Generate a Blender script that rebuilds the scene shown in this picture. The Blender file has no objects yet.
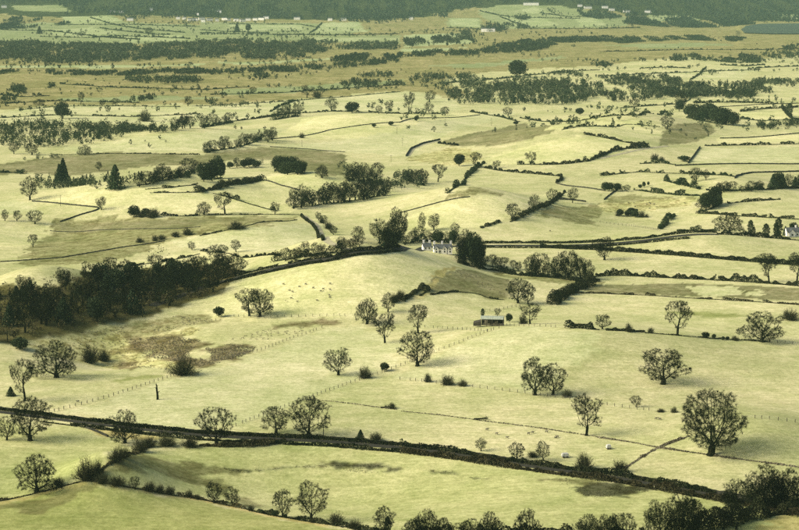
import bpy, math, random
import numpy as np

# ------------------------------------------------------------------ camera, sky, sun, exposure
SC = bpy.context.scene
COL = SC.collection
CAM_H = 160.0                 # metres above the valley floor
F = 1900.0                    # focal length in photo pixels (799 wide)
CX, CY = 399.5, 265.0
PITCH = math.atan(285.0 / F)

cam_data = bpy.data.cameras.new('camera')
cam_data.sensor_width = 36.0
cam_data.lens = F / 799.0 * 36.0
cam_data.clip_start = 1.0
cam_data.clip_end = 60000.0
cam = bpy.data.objects.new('camera', cam_data)
cam.location = (0, 0, CAM_H)
cam.rotation_euler = (math.pi / 2 - PITCH, 0, 0)
COL.objects.link(cam)
SC.camera = cam

SUN_EL, SUN_AZ = math.radians(34), math.radians(-104)     # azimuth from +Y (view direction), negative = left
world = bpy.data.worlds.new('World'); SC.world = world; world.use_nodes = True
wn = world.node_tree; wn.nodes.clear()
sky = wn.nodes.new('ShaderNodeTexSky'); sky.sky_type = 'NISHITA'; sky.sun_disc = False
sky.sun_elevation = SUN_EL; sky.sun_rotation = SUN_AZ
sky.dust_density = 5.0; sky.ozone_density = 0.5; sky.air_density = 1.0; sky.altitude = 100
bg = wn.nodes.new('ShaderNodeBackground'); bg.inputs['Strength'].default_value = 0.10
wo = wn.nodes.new('ShaderNodeOutputWorld')
wn.links.new(sky.outputs[0], bg.inputs[0]); wn.links.new(bg.outputs[0], wo.inputs[0])

sd = bpy.data.lights.new('sun', 'SUN'); sd.energy = 3.6; sd.angle = math.radians(36); sd.color = (1.0, 0.93, 0.80)
sun = bpy.data.objects.new('sun', sd)
from mathutils import Vector
sun.rotation_euler = Vector((math.sin(SUN_AZ) * math.cos(SUN_EL), math.cos(SUN_AZ) * math.cos(SUN_EL), math.sin(SUN_EL))).to_track_quat('Z', 'Y').to_euler()
sun.location = (-300, 0, 400)
COL.objects.link(sun)

SC.view_settings.view_transform = 'Standard'; SC.view_settings.look = 'None'
SC.view_settings.exposure = 0.50; SC.view_settings.gamma = 1.0
SC.view_settings.use_curve_mapping = False
SC.render.engine = 'CYCLES'
cy = SC.cycles
cy.max_bounces = 5; cy.diffuse_bounces = 3; cy.volume_bounces = 1; cy.transparent_max_bounces = 8
cy.use_denoising = False
try:
    cy.denoiser = 'OPENIMAGEDENOISE'; cy.denoising_input_passes = 'RGB_ALBEDO_NORMAL'
except Exception: pass
cy.sample_clamp_indirect = 4.0

rng = np.random.default_rng(7)
random.seed(7)

# ------------------------------------------------------------------ small noise helper (value noise, vectorised)
_perm = np.random.default_rng(3).random((256, 256))
def vnoise(x, y):
    xi = np.floor(x).astype(int); yi = np.floor(y).astype(int)
    fx = x - xi; fy = y - yi
    fx = fx * fx * (3 - 2 * fx); fy = fy * fy * (3 - 2 * fy)
    a = _perm[xi & 255, yi & 255]; b = _perm[(xi + 1) & 255, yi & 255]
    c = _perm[xi & 255, (yi + 1) & 255]; d = _perm[(xi + 1) & 255, (yi + 1) & 255]
    return (a * (1 - fx) + b * fx) * (1 - fy) + (c * (1 - fx) + d * fx) * fy - 0.5
def smooth(a, b, x):
    t = np.clip((x - a) / (b - a), 0, 1); return t * t * (3 - 2 * t)

# ------------------------------------------------------------------ terrain
def plane_pt(u, v):
    """photo pixel -> point on the level valley floor"""
    dx = (u - CX) / F; dy = -(v - CY) / F
    wy = math.cos(PITCH) + dy * math.sin(PITCH); wz = -math.sin(PITCH) + dy * math.cos(PITCH)
    t = -CAM_H / wz
    return dx * t, wy * t, t
# mounds of the valley floor: pixel of centre, half width (px), half depth (px), height in metres
MOUNDS = [(345, 283, 105, 24, 10), (470, 212, 75, 14, 7), (570, 146, 80, 12, 8), (160, 200, 110, 11, 7),
          (320, 187, 60, 9, 5), (630, 128, 60, 9, 7), (110, 345, 60, 18, -4), (640, 215, 70, 10, -2.5),
          (60, 228, 60, 12, -3), (560, 350, 150, 22, 4), (330, 480, 160, 30, -3), (110, 480, 50, 18, 4),
          (40, 300, 70, 22, 7), (730, 190, 60, 12, 4), (360, 128, 90, 9, 6), (760, 440, 90, 30, 3),
          (500, 270, 40, 10, -2), (250, 235, 70, 10, 3), (700, 245, 80, 9, 3), (190, 142, 80, 8, 5)]
_M = []
for (u, v, ru, rv, h) in MOUNDS:
    x, y, t = plane_pt(u, v)
    y0 = plane_pt(u, v + rv)[1]; y1 = plane_pt(u, v - rv)[1]
    _M.append((x, y, ru * t / F, (y1 - y0) / 2, h * 2.4))
def HT(x, y):
    x = np.asarray(x, float); y = np.asarray(y, float)
    z = 2.6 * vnoise(x / 170 + 11, y / 210 + 5) + 1.1 * vnoise(x / 60, y / 75 + 9)
    z = z * smooth(300, 600, y)
    for (mx, my, rx, ry, h) in _M:
        z = z + h * np.exp(-((x - mx) / rx) ** 2 - ((y - my) / ry) ** 2)
    u = CX + F * x / np.maximum(y, 500)
    st = 6000 + 900 * smooth(590, 760, u) + 160 * vnoise(x / 700 + 3, y / 3000)
    hill = np.clip(y - st, 0, None)
    z = z + 230 * smooth(0, 4200, hill) * (1 + 0.35 * vnoise(x / 900 + 40, y / 900))
    z = z + 14 * smooth(4200, 6000, y) * vnoise(x / 500 + 70, y / 420) * (u < 735)
    return z
def G(pts):
    """photo pixels -> points where their rays meet the terrain"""
    p = np.asarray(pts, float).reshape(-1, 2)
    dx = (p[:, 0] - CX) / F; dy = -(p[:, 1] - CY) / F
    wy = math.cos(PITCH) + dy * math.sin(PITCH); wz = -math.sin(PITCH) + dy * math.cos(PITCH)
    ts = np.geomspace(330, 13000, 900)
    out = np.zeros((len(p), 3))
    for i0 in range(0, len(p), 400):
        s = slice(i0, i0 + 400)
        X = dx[s, None] * ts; Y = wy[s, None] * ts; Z = CAM_H + wz[s, None] * ts
        D = Z - HT(X, Y)
        neg = D < 0
        k = np.where(neg.any(1), neg.argmax(1), len(ts) - 1); k = np.maximum(k, 1)
        r = np.arange(len(k))
        a, b = D[r, k - 1], D[r, k]
        w = np.clip(a / np.where(np.abs(a - b) < 1e-9, 1, a - b), 0, 1)
        t = ts[k - 1] + (ts[k] - ts[k - 1]) * w
        x, y = dx[s] * t, wy[s] * t
        out[s] = np.stack([x, y, HT(x, y)], 1)
    return out
def mpp(y):           # metres per photo pixel at ground distance y
    return math.hypot(y, CAM_H) / F

# ------------------------------------------------------------------ object helpers
def tag(o, label=None, cat=None, group=None, kind=None):
    if label: o['label'] = label
    if cat: o['category'] = cat
    if group: o['group'] = group
    if kind: o['kind'] = kind
    return o
def link(name, data, parent=None, loc=None):
    o = bpy.data.objects.new(name, data); COL.objects.link(o)
    if parent is not None: o.parent = parent
    if loc is not None: o.location = loc
    return o
def mesh_np(name, V, faces_idx, nper, mat, smooth_=False):
    """V (n,3); faces_idx flat int array; nper = verts per face"""
    me = bpy.data.meshes.new(name)
    V = np.ascontiguousarray(V, dtype=np.float32); fi = np.ascontiguousarray(faces_idx, dtype=np.int32).ravel()
    nf = len(fi) // nper
    me.vertices.add(len(V)); me.vertices.foreach_set('co', V.ravel())
    me.loops.add(len(fi)); me.loops.foreach_set('vertex_index', fi)
    me.polygons.add(nf); me.polygons.foreach_set('loop_start', np.arange(0, nf * nper, nper, dtype=np.int32))
    me.update(calc_edges=True); me.validate()
    if smooth_: me.polygons.foreach_set('use_smooth', np.ones(nf, bool))
    if mat: me.materials.append(mat)
    return me
def mesh_tris(name, T, mat):           # T (n,3,3)
    T = np.asarray(T).reshape(-1, 3)
    return mesh_np(name, T, np.arange(len(T)), 3, mat)
class MB:
    """collects boxes, prisms and tubes into one mesh"""
    def __init__(s): s.v = []; s.f = []
    def add(s, v, f):
        b = len(s.v); s.v += [tuple(p) for p in v]; s.f += [tuple(i + b for i in q) for q in f]
    def box(s, x0, x1, y0, y1, z0, z1):
        s.add([(x0,y0,z0),(x1,y0,z0),(x1,y1,z0),(x0,y1,z0),(x0,y0,z1),(x1,y0,z1),(x1,y1,z1),(x0,y1,z1)],
              [(0,3,2,1),(4,5,6,7),(0,1,5,4),(1,2,6,5),(2,3,7,6),(3,0,4,7)])
    def tube(s, a, b, r0, r1, n=6):
        a = np.array(a, float); b = np.array(b, float); d = b - a; d /= np.linalg.norm(d)
        u = np.cross(d, (0.3, 0.9, 0.31)); u /= np.linalg.norm(u); w = np.cross(d, u)
        v = []
        for p, r in ((a, r0), (b, r1)):
            for k in range(n):
                t = 2 * math.pi * k / n; v.append(p + r * (math.cos(t) * u + math.sin(t) * w))
        f = [(k, (k + 1) % n, n + (k + 1) % n, n + k) for k in range(n)] + [tuple(range(n))[::-1], tuple(range(n, 2 * n))]
        s.add(v, f)
    def mesh(s, name, mat):
        me = bpy.data.meshes.new(name); me.from_pydata(s.v, [], s.f); me.validate(); me.materials.append(mat); return me

# ------------------------------------------------------------------ materials
def lin(c):
    c = c / 255.0
    return c / 12.92 if c <= 0.04045 else ((c + 0.055) / 1.055) ** 2.4
def S(r, g, b, k=1.0): return np.array([lin(r), lin(g), lin(b)]) * k
def new_mat(name):
    m = bpy.data.materials.new(name); m.use_nodes = True
    nt = m.node_tree; b = nt.nodes['Principled BSDF']; b.inputs['Roughness'].default_value = 0.9
    b.inputs['Specular IOR Level'].default_value = 0.15
    return m, nt, b
def N(nt, t, **kw):
    n = nt.nodes.new(t)
    for k, v in kw.items(): setattr(n, k, v)
    return n
def mixc(nt, fac, a, b, blend='MIX'):
    n = N(nt, 'ShaderNodeMix', data_type='RGBA', blend_type=blend)
    for idx, val in ((0, fac), (6, a), (7, b)):
        if hasattr(val, 'node'): nt.links.new(val, n.inputs[idx])
        elif idx == 0: n.inputs[0].default_value = val
        else: n.inputs[idx].default_value = (*val, 1)
    return n.outputs[2]
def noise(nt, scale, detail=3, vec=None, rough=0.55):
    n = N(nt, 'ShaderNodeTexNoise'); n.inputs['Scale'].default_value = scale; n.inputs['Detail'].default_value = detail
    n.inputs['Roughness'].default_value = rough
    if vec is not None: nt.links.new(vec, n.inputs['Vector'])
    return n.outputs[0]
def mrange(nt, val, a, b, c=0.0, d=1.0):
    n = N(nt, 'ShaderNodeMapRange'); nt.links.new(val, n.inputs[0])
    for i, x in enumerate((a, b, c, d)): n.inputs[i + 1].default_value = x
    return n.outputs[0]
def plant_mat(name, c1, c2, scale=0.25, rnd=0.35):
    """foliage / twigs / bark: two tones by world noise, brightness varied per object"""
    m, nt, b = new_mat(name)
    geo = N(nt, 'ShaderNodeNewGeometry')
    f = mrange(nt, noise(nt, scale, 2, geo.outputs['Position']), 0.35, 0.65)
    c = mixc(nt, f, c1, c2)
    oi = N(nt, 'ShaderNodeObjectInfo')
    g = mrange(nt, oi.outputs['Random'], 0, 1, 1 - rnd, 1 + rnd)
    mul = N(nt, 'ShaderNodeVectorMath', operation='SCALE')
    nt.links.new(c, mul.inputs[0]); nt.links.new(g, mul.inputs['Scale'])
    nt.links.new(mul.outputs[0], b.inputs['Base Color'])
    b.inputs['Specular IOR Level'].default_value = 0.05
    return m
def flat_mat(name, c, rough=0.9, var=0.2, scale=1.5, metallic=0.0):
    m, nt, b = new_mat(name)
    geo = N(nt, 'ShaderNodeNewGeometry')
    f = mrange(nt, noise(nt, scale, 4, geo.outputs['Position']), 0.3, 0.7)
    c = np.array(c)
    nt.links.new(mixc(nt, f, tuple(c * (1 - var)), tuple(np.minimum(c * (1 + var), 0.95))), b.inputs['Base Color'])
    b.inputs['Roughness'].default_value = rough; b.inputs['Metallic'].default_value = metallic
    return m
M = {}
M['bark'] = plant_mat('bark', (0.006, 0.008, 0.003), (0.017, 0.018, 0.009), 0.8)
M['twig'] = plant_mat('twigs', (0.005, 0.009, 0.003), (0.015, 0.020, 0.007), 0.3, 0.5)
M['bushtwig'] = plant_mat('bush twigs', (0.018, 0.021, 0.009), (0.052, 0.052, 0.023), 0.4)
M['evergreen'] = plant_mat('evergreen foliage', (0.016, 0.028, 0.012), (0.036, 0.050, 0.020), 0.4)
M['conifer'] = plant_mat('conifer needles', (0.018, 0.034, 0.016), (0.036, 0.055, 0.024), 0.4)
M['hedge'] = plant_mat('hedge twigs', (0.010, 0.016, 0.006), (0.044, 0.048, 0.020), 0.22, 0.3)
M['hedge_brown'] = plant_mat('winter hedge twigs', (0.030, 0.028, 0.012), (0.080, 0.072, 0.032), 0.2, 0.25)
M['scrub'] = plant_mat('scrub', (0.010, 0.024, 0.009), (0.052, 0.066, 0.028), 0.05, 0.2)
M['wood'] = plant_mat('woodland', (0.012, 0.027, 0.011), (0.078, 0.094, 0.046), 0.05, 0.2)
M['forest'] = plant_mat('forest', (0.008, 0.024, 0.012), (0.042, 0.062, 0.036), 0.012, 0.1)
M['rush'] = plant_mat('rushes', (0.095, 0.086, 0.050), (0.22, 0.20, 0.13), 0.12, 0.1)
M['paint'] = flat_mat('faded white paint', (0.52, 0.52, 0.45), 0.7, 0.15, 1.5)
M['stone'] = flat_mat('dark field stone', (0.030, 0.031, 0.020), 0.95, 0.6, 0.5)
M['asphalt'] = flat_mat('asphalt', (0.034, 0.034, 0.023), 0.9, 0.25, 0.6)
M['track'] = flat_mat('earth track', (0.34, 0.32, 0.19), 0.95, 0.25, 0.4)
M['white'] = flat_mat('whitewash', (0.84, 0.82, 0.72), 0.8, 0.05, 0.8)
M['slate'] = flat_mat('slate roof', (0.085, 0.095, 0.090), 0.6, 0.25, 1.5)
M['tin'] = flat_mat('corrugated iron', (0.30, 0.34, 0.25), 0.7, 0.2, 0.9)
M['darkwood'] = flat_mat('weathered timber', (0.055, 0.050, 0.035), 0.9, 0.3, 2.0)
M['post'] = flat_mat('fence timber', (0.11, 0.10, 0.065), 0.9, 0.3, 2.0)
M['glass'] = flat_mat('window glass', (0.03, 0.035, 0.035), 0.2, 0.1, 1.0)
M['wool'] = flat_mat('wool', (0.15, 0.14, 0.10), 0.95, 0.2, 3.0)
M['sheepface'] = flat_mat('dark wool', (0.05, 0.05, 0.04), 0.95, 0.2, 3.0)
M['steel'] = flat_mat('galvanised steel', (0.5, 0.5, 0.47), 0.5, 0.15, 2.0)
wm, wnt, wb = new_mat('lake water')
wb.inputs['Base Color'].default_value = (0.055, 0.080, 0.055, 1); wb.inputs['Roughness'].default_value = 0.8
wb.inputs['Specular IOR Level'].default_value = 0.05
M['water'] = wm
# ------------------------------------------------------------------ ground: one sheet, painted by land use
K = 0.80
LAND = {   # albedo, tussock strength
 'pasture': (S(214, 210, 160, K), 0.10), 'bright': (S(233, 228, 174, K), 0.05), 'pale': (S(218, 216, 168, K), 0.08),
 'yellow': (S(206, 202, 154, K), 0.10), 'green': (S(197, 198, 140, K), 0.12), 'lowgreen': (S(174, 177, 114, K), 0.15),
 'olive': (S(142, 140, 92, K), 0.30), 'wet': (S(142, 140, 96, K), 0.6), 'mud': (S(88, 88, 62, K), 0.9),
 'moor': (S(166, 158, 110, K), 0.45), 'far': (S(166, 174, 128, K), 0.12), 'farpale': (S(190, 198, 150, K), 0.10),  # far, farpale: less frost, plus distant haze and shade dimmed into the albedo
 'brown': (S(150, 146, 107, K), 0.50), 'rough': (S(160, 156, 111, K), 0.80), 'rush': (S(138, 128, 92, K), 0.95),
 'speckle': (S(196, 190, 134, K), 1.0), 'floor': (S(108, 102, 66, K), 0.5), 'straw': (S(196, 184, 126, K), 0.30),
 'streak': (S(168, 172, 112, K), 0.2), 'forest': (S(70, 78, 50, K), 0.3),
}
# class, pixel outline, edge wander in metres
LANDS = [
 ('moor', [(-150,-60),(950,-60),(950,54),(799,56),(740,60),(690,57),(640,61),(600,66),(520,70),(478,73),(440,80),(468,92),(455,100),(430,92),(400,91),(300,99),(230,104),(120,105),(50,106),(0,110),(-150,112)], 12),
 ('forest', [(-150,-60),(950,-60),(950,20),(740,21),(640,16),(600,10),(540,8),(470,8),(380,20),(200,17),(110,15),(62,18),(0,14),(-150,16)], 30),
 ('far', [(-60,28),(45,22),(60,24),(65,18),(110,15),(125,22),(200,25),(200,42),(110,45),(30,46),(-60,40)], 8),
 ('far', [(10,6),(60,5),(72,12),(20,11)], 10),
 ('farpale', [(62,17),(108,16),(122,21),(70,24)], 6), ('farpale', [(50,30),(90,27),(120,33),(85,37),(50,34)], 6),
 ('farpale', [(120,36),(180,35),(186,40),(130,42)], 6),
 ('far', [(200,22),(310,23),(372,30),(320,36),(200,37)], 8), ('farpale', [(320,23),(360,22),(368,32),(315,32)], 6),
 ('farpale', [(230,25),(300,24),(305,30),(240,31)], 6), ('far', [(200,37),(400,35),(400,44),(310,42),(200,41)], 8),
 ('far', [(447,18),(480,18),(484,28),(447,27)], 8), ('farpale', [(450,19),(478,19),(480,27),(450,26)], 5),
 ('far', [(478,10),(500,5),(560,6),(600,12),(628,17),(628,26),(600,28),(510,29),(485,20)], 10),
 ('farpale', [(500,17),(530,15),(560,25),(515,28)], 6), ('farpale', [(520,10),(535,7),(548,12),(530,14)], 5),
 ('farpale', [(575,19),(600,18),(605,26),(580,27)], 5), ('farpale', [(404,35),(470,33),(474,43),(404,47)], 6),
 ('farpale', [(648,15),(690,16),(700,20),(650,21)], 6), ('farpale', [(780,14),(830,15),(830,20),(780,19)], 6),
 ('farpale', [(-40,64.5),(60,66),(140,65.5),(200,64),(205,65.5),(100,68.5),(-40,67.5)], 10), ('far', [(50,98),(150,96),(230,97),(180,101),(80,102)], 12),
 ('far', [(215,90),(300,86),(400,80),(400,84),(300,92),(230,95)], 12), ('farpale', [(200,62),(270,62),(330,58),(330,60),(250,65)], 10), ('far', [(600,45),(700,43),(740,45),(650,49)], 12),
 ('farpale', [(400,49),(450,48),(470,47),(440,51),(400,52)], 8), ('far', [(420,66),(500,62),(560,56),(560,59),(480,68)], 12), ('farpale', [(310,39),(360,38),(400,38),(400,40),(330,41)], 8),
 ('pale', [(0,112),(50,107),(120,106),(180,107),(230,105),(300,100),(400,92),(428,93),(455,101),(462,110),(440,113),(400,113),(330,111),(290,113),(255,118),(200,127),(120,124),(0,122)], 4),
 ('pale', [(60,148),(120,140),(200,133),(262,128),(290,130),(262,138),(205,150),(150,153),(75,153)], 4),
 ('brown', [(-60,172),(30,160),(60,156),(110,152),(200,155),(230,151),(265,147),(330,150),(346,155),(343,176),(322,179),(300,170),(270,160),(235,160),(200,165),(150,166),(70,176),(30,173),(-60,180)], 1.5),
 ('bright', [(262,140),(330,115),(480,112),(478,117),(400,134),(290,140)], 4),
 ('pale', [(272,146),(400,130),(480,113),(520,112),(430,142),(408,157),(345,152)], 4),
 ('brown', [(440,142),(480,132),(525,123),(556,131),(530,139),(490,146),(450,146)], 1.5),
 ('speckle', [(408,158),(440,150),(456,146),(470,150),(486,160),(460,166),(440,165),(405,160)], 5),
 ('brown', [(670,126),(708,123),(716,131),(696,142),(658,146),(663,132)], 1.5),
 ('bright', [(545,130),(600,122),(660,124),(662,134),(640,143),(600,136)], 4),
 ('bright', [(490,155),(530,145),(580,136),(602,138),(655,146),(600,157),(560,163),(490,165)], 4),
 ('bright', [(720,113),(770,112),(799,110),(799,119),(765,121),(722,118)], 4),
 ('pale', [(610,75),(700,70),(760,66),(740,80),(690,80)], 5),
 ('pale', [(688,164),(702,148),(799,146),(799,164)], 4), ('bright', [(720,137),(799,134),(799,141),(716,143)], 3),
 ('bright', [(35,201),(60,193),(120,190),(190,187),(262,190),(300,200),(290,213),(200,214),(160,212),(100,209),(40,203)], 4),
 ('bright', [(262,181),(272,172),(330,178),(380,185),(392,190),(350,195),(290,200),(265,190)], 4),
 ('bright', [(395,229),(400,220),(430,207),(480,198),(520,195),(557,190),(550,201),(510,216),(480,228),(440,229)], 4),
 ('bright', [(-60,228),(50,226),(48,234),(27,246),(-60,252)], 4), ('pale', [(-60,200),(30,202),(40,214),(-60,216)], 5),
 ('rough', [(54,219),(150,217),(270,216),(270,226),(170,241),(100,263),(20,266),(27,248),(50,231)], 5),
 ('brown', [(60,224),(150,221),(270,219),(270,224),(150,229),(60,231)], 1.5),
 ('pale', [(165,242),(270,227),(322,223),(330,240),(262,252),(200,250)], 4),
 ('bright', [(85,272),(120,263),(200,251),(260,255),(240,264),(160,266)], 4),
 ('bright', [(0,300),(25,292),(60,282),(58,290),(30,297)], 4),
 ('rough', [(200,222),(297,217),(297,220),(200,236)], 4),
 ('rough', [(449,195),(476,187),(504,195),(449,200)], 4),
 ('rough', [(527,217),(555,205),(604,202),(607,195),(695,198),(604,212),(586,226),(555,219)], 9),
 ('speckle', [(600,204),(640,200),(695,198),(690,206),(640,210),(604,212)], 5),
 ('bright', [(200,319),(222,300),(250,285),(290,272),(330,262),(380,252),(420,250),(455,258),(452,270),(425,282),(405,299),(385,311),(340,318),(260,319)], 4),
 ('brown', [(408,299),(425,284),(458,270),(476,271),(507,279),(522,290),(504,299),(489,300),(476,293),(433,294)], 1.5),
 ('straw', [(412,297),(428,281),(456,266),(462,268),(432,286),(418,297)], 3),
 ('rough', [(482,266),(550,276),(600,280),(600,288),(560,284),(510,278)], 4),
 ('brown', [(560,286),(600,285),(686,283),(799,288),(850,290),(850,304),(799,301),(686,296),(589,292)], 1.5),
 ('pale', [(690,287),(738,286),(742,294),(700,296)], 3), ('pale', [(745,291),(762,289),(764,295),(748,296)], 3),
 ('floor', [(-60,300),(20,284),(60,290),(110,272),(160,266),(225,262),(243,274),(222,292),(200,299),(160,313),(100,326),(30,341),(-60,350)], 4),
 ('rough', [(60,332),(129,324),(178,315),(214,314),(224,320),(170,331),(143,336),(115,335)], 4),
 ('speckle', [(30,345),(60,334),(115,336),(143,337),(170,332),(200,328),(190,338),(150,338),(130,343),(160,360),(195,366),(180,371),(130,368),(95,364),(40,356)], 4),
 ('rush', [(128,342),(151,337),(179,337),(215,343),(196,346),(189,352),(190,358),(172,362),(150,357),(138,350)], 6),
 ('rush', [(205,348),(230,344),(256,347),(254,351),(233,360),(213,361),(212,352)], 6),
 ('rush', [(165,359),(190,358),(215,360),(228,361),(198,367),(185,368)], 6), ('rush', [(107,360),(130,361),(142,368),(135,371),(115,366)], 6),
 ('rush', [(266,329),(302,326),(322,320),(343,319),(345,322),(315,327),(276,331)], 6),
 ('streak', [(118,377),(150,373),(166,375),(150,379),(125,383)], 4), ('streak', [(668,312),(740,313),(760,317),(700,317)], 4),
 ('yellow', [(600,404),(680,413),(799,423),(850,428),(850,520),(799,508),(715,492),(660,482),(628,470),(655,449)], 3),
 ('yellow', [(602,330),(799,346),(850,350),(850,428),(799,421),(680,411),(600,402),(500,389),(560,360)], 6),
 ('pale', [(120,395),(200,372),(262,352),(320,330),(362,324),(400,345),(400,365),(318,394),(236,425),(170,428),(60,414)], 5),
 ('pale', [(430,355),(500,330),(597,331),(600,350),(540,390),(500,388),(400,378)], 6),
 ('green', [(-60,420),(40,424),(85,427),(108,438),(135,448),(95,470),(60,484),(0,500),(-60,510)], 3),
 ('straw', [(83,425),(125,430),(160,436),(142,441),(108,437)], 3),
 ('green', [(92,479),(142,453),(200,446),(270,447),(290,442),(330,442),(400,451),(500,465),(600,480),(715,500),(799,515),(860,525),(860,600),(600,600),(440,541),(380,531),(330,523),(280,515),(240,507),(200,497),(160,492),(120,486)], 2),
 ('straw', [(88,477),(114,462),(140,450),(143,453),(118,465),(95,478)], 1.5),
 ('wet', [(100,472),(122,461),(140,454),(163,461),(200,466),(226,469),(224,473),(200,478),(153,475),(122,474)], 4),
 ('wet', [(180,462),(224,467),(256,470),(224,474),(180,474)], 3), ('mud', [(224,468),(254,470),(250,472),(237,472)], 1),
 ('wet', [(170,478),(215,478),(236,495),(262,506),(250,507),(222,492)], 3),
 ('mud', [(254,470),(285,467),(315,465),(315,466.4),(285,468.4),(256,471.2)], 0.6),
 ('mud', [(312,465),(336,463),(359,462.5),(389,466),(401,470),(362,472),(345,470),(332,468)], 2.5),
 ('mud', [(424,471),(453,471),(461,474.5),(433,473)], 1), ('mud', [(471,477),(489,479),(491,480.5),(474,478.6)], 0.7),
 ('wet', [(525,480),(560,478),(600,480),(600,486),(560,483)], 3),
 ('mud', [(573,488),(600,483),(625,484),(656,489),(638,493),(636,498),(600,498),(581,494)], 3),
 ('lowgreen', [(-60,512),(0,503),(37,494),(85,483),(120,489),(160,495),(200,500),(245,511),(280,519),(330,527),(380,536),(420,600),(-60,620)], 2),
 ('olive', [(-60,512),(0,503),(81,483),(112,487),(98,498),(69,500),(32,513),(0,514),(-60,518)], 5),
 ('straw', [(85,481),(120,486),(160,492),(200,497),(245,508),(280,516),(330,525),(330,527.5),(280,519),(245,511),(200,500),(160,494.5),(120,488.5),(88,483)], 1),
 ('straw', [(-20,504),(20,497),(50,489),(85,481),(85,484),(50,493),(20,501),(-20,508)], 1.2),
 ('straw', [(740,536),(775,519),(799,512),(860,512),(860,600),(700,600)], 4),
]
ds = [-900, -200, 60, 200, 300, 380, 430]
vv = 612.0
while vv > 34:
    ds.append(plane_pt(CX, vv)[1]); vv -= 0.9 if vv > 300 else 1.2
ds = [d for i, d in enumerate(ds)]
d = ds[-1]
while d < 8800: d += 30; ds.append(d)
while d < 16000: d += 300; ds.append(d)
ds = np.array(ds)
tt = np.concatenate([np.linspace(-1.3, -0.32, 16)[:-1], np.arange(-200, 1000, 2.1) / F - CX / F, np.linspace(0.33, 1.3, 16)])
TX, DY = np.meshgrid(tt, ds)
GX = TX * np.maximum(DY, 420); GY = DY
GZ = HT(GX, GY)
nr, nc = GX.shape
GV = np.stack([GX, GY, GZ], -1).reshape(-1, 3)
ii = np.arange(nr * nc).reshape(nr, nc)
Q = np.stack([ii[:-1, :-1], ii[:-1, 1:], ii[1:, 1:], ii[1:, :-1]], -1).reshape(-1, 4)

def inside(poly, x, y):
    r = np.zeros(len(x), bool); n = len(poly); j = n - 1
    for i in range(n):
        xi, yi = poly[i]; xj, yj = poly[j]
        if yi != yj:
            c = ((yi > y) != (yj > y)) & (x < (xj - xi) * (y - yi) / (yj - yi) + xi)
            r ^= c
        j = i
    return r
colr = np.tile(LAND['pasture'][0], (len(GV), 1)); tus = np.full(len(GV), LAND['pasture'][1])
# beyond the frame and between the drawn fields: a patchwork of slightly different pastures
cell = vnoise(GV[:, 0] / 260 + 31, GV[:, 1] / 420 + 17)
colr *= (1 + 0.10 * cell)[:, None]
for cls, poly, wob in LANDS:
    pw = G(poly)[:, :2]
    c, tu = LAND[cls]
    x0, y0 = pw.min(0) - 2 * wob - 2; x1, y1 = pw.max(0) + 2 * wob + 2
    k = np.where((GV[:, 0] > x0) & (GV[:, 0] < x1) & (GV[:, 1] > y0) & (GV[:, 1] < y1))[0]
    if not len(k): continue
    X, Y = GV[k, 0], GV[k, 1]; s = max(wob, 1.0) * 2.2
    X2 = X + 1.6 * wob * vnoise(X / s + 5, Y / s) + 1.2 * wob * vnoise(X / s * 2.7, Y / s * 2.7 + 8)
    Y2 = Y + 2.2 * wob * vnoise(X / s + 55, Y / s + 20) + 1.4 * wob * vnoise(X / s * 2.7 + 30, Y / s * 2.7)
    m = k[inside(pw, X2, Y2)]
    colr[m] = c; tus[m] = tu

# fields blend into each other over a metre or two
CG = np.concatenate([colr, tus[:, None]], 1).reshape(nr, nc, 4)
for it in range(1):
    kf = np.searchsorted(ds, 950)
    CG[1:kf] = 0.2 * CG[:kf - 1] + 0.6 * CG[1:kf] + 0.2 * CG[2:kf + 1]
    CG[:kf, 1:-1] = 0.2 * CG[:kf, :-2] + 0.6 * CG[:kf, 1:-1] + 0.2 * CG[:kf, 2:]
colr = CG[..., :3].reshape(-1, 3); tus = CG[..., 3].reshape(-1)
gm, nt, b = new_mat('winter grassland')
geo = N(nt, 'ShaderNodeNewGeometry'); P = geo.outputs['Position']
ac = N(nt, 'ShaderNodeAttribute', attribute_name='land'); at_ = N(nt, 'ShaderNodeAttribute', attribute_name='tussock')
n1 = noise(nt, 0.012, 4, P); n2 = noise(nt, 0.09, 4, P); n3 = noise(nt, 0.55, 3, P, 0.7); n4 = noise(nt, 0.22, 4, P, 0.7)
# tracks of the harrow: fine bands across the fields
mp = N(nt, 'ShaderNodeMapping'); nt.links.new(P, mp.inputs[0]); mp.inputs['Rotation'].default_value = (0, 0, 0.06)
mp.inputs['Scale'].default_value = (0.02, 0.55, 0.0)
n5 = noise(nt, 1.0, 3, mp.outputs[0], 0.6)
v = mixc(nt, mrange(nt, n1, 0.35, 0.65), (0.82, 0.87, 0.76), (1.09, 1.07, 1.08))
c = mixc(nt, 1.0, ac.outputs['Color'], v, 'MULTIPLY')
v2 = mixc(nt, mrange(nt, n2, 0.33, 0.67), (0.84, 0.88, 0.78), (1.09, 1.07, 1.10))
c = mixc(nt, 1.0, c, v2, 'MULTIPLY')
v3 = mixc(nt, mrange(nt, n5, 0.25, 0.75), (0.88, 0.89, 0.86), (1.09, 1.08, 1.10))
c = mixc(nt, 1.0, c, v3, 'MULTIPLY')
mp2 = N(nt, 'ShaderNodeMapping'); nt.links.new(P, mp2.inputs[0]); mp2.inputs['Rotation'].default_value = (0, 0, -0.1)
mp2.inputs['Scale'].default_value = (0.12, 0.42, 0.0)
n6 = noise(nt, 1.0, 5, mp2.outputs[0], 0.75)
v5 = mixc(nt, mrange(nt, n6, 0.3, 0.7), (0.84, 0.86, 0.80), (1.10, 1.09, 1.12))
c = mixc(nt, 1.0, c, v5, 'MULTIPLY')
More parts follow.
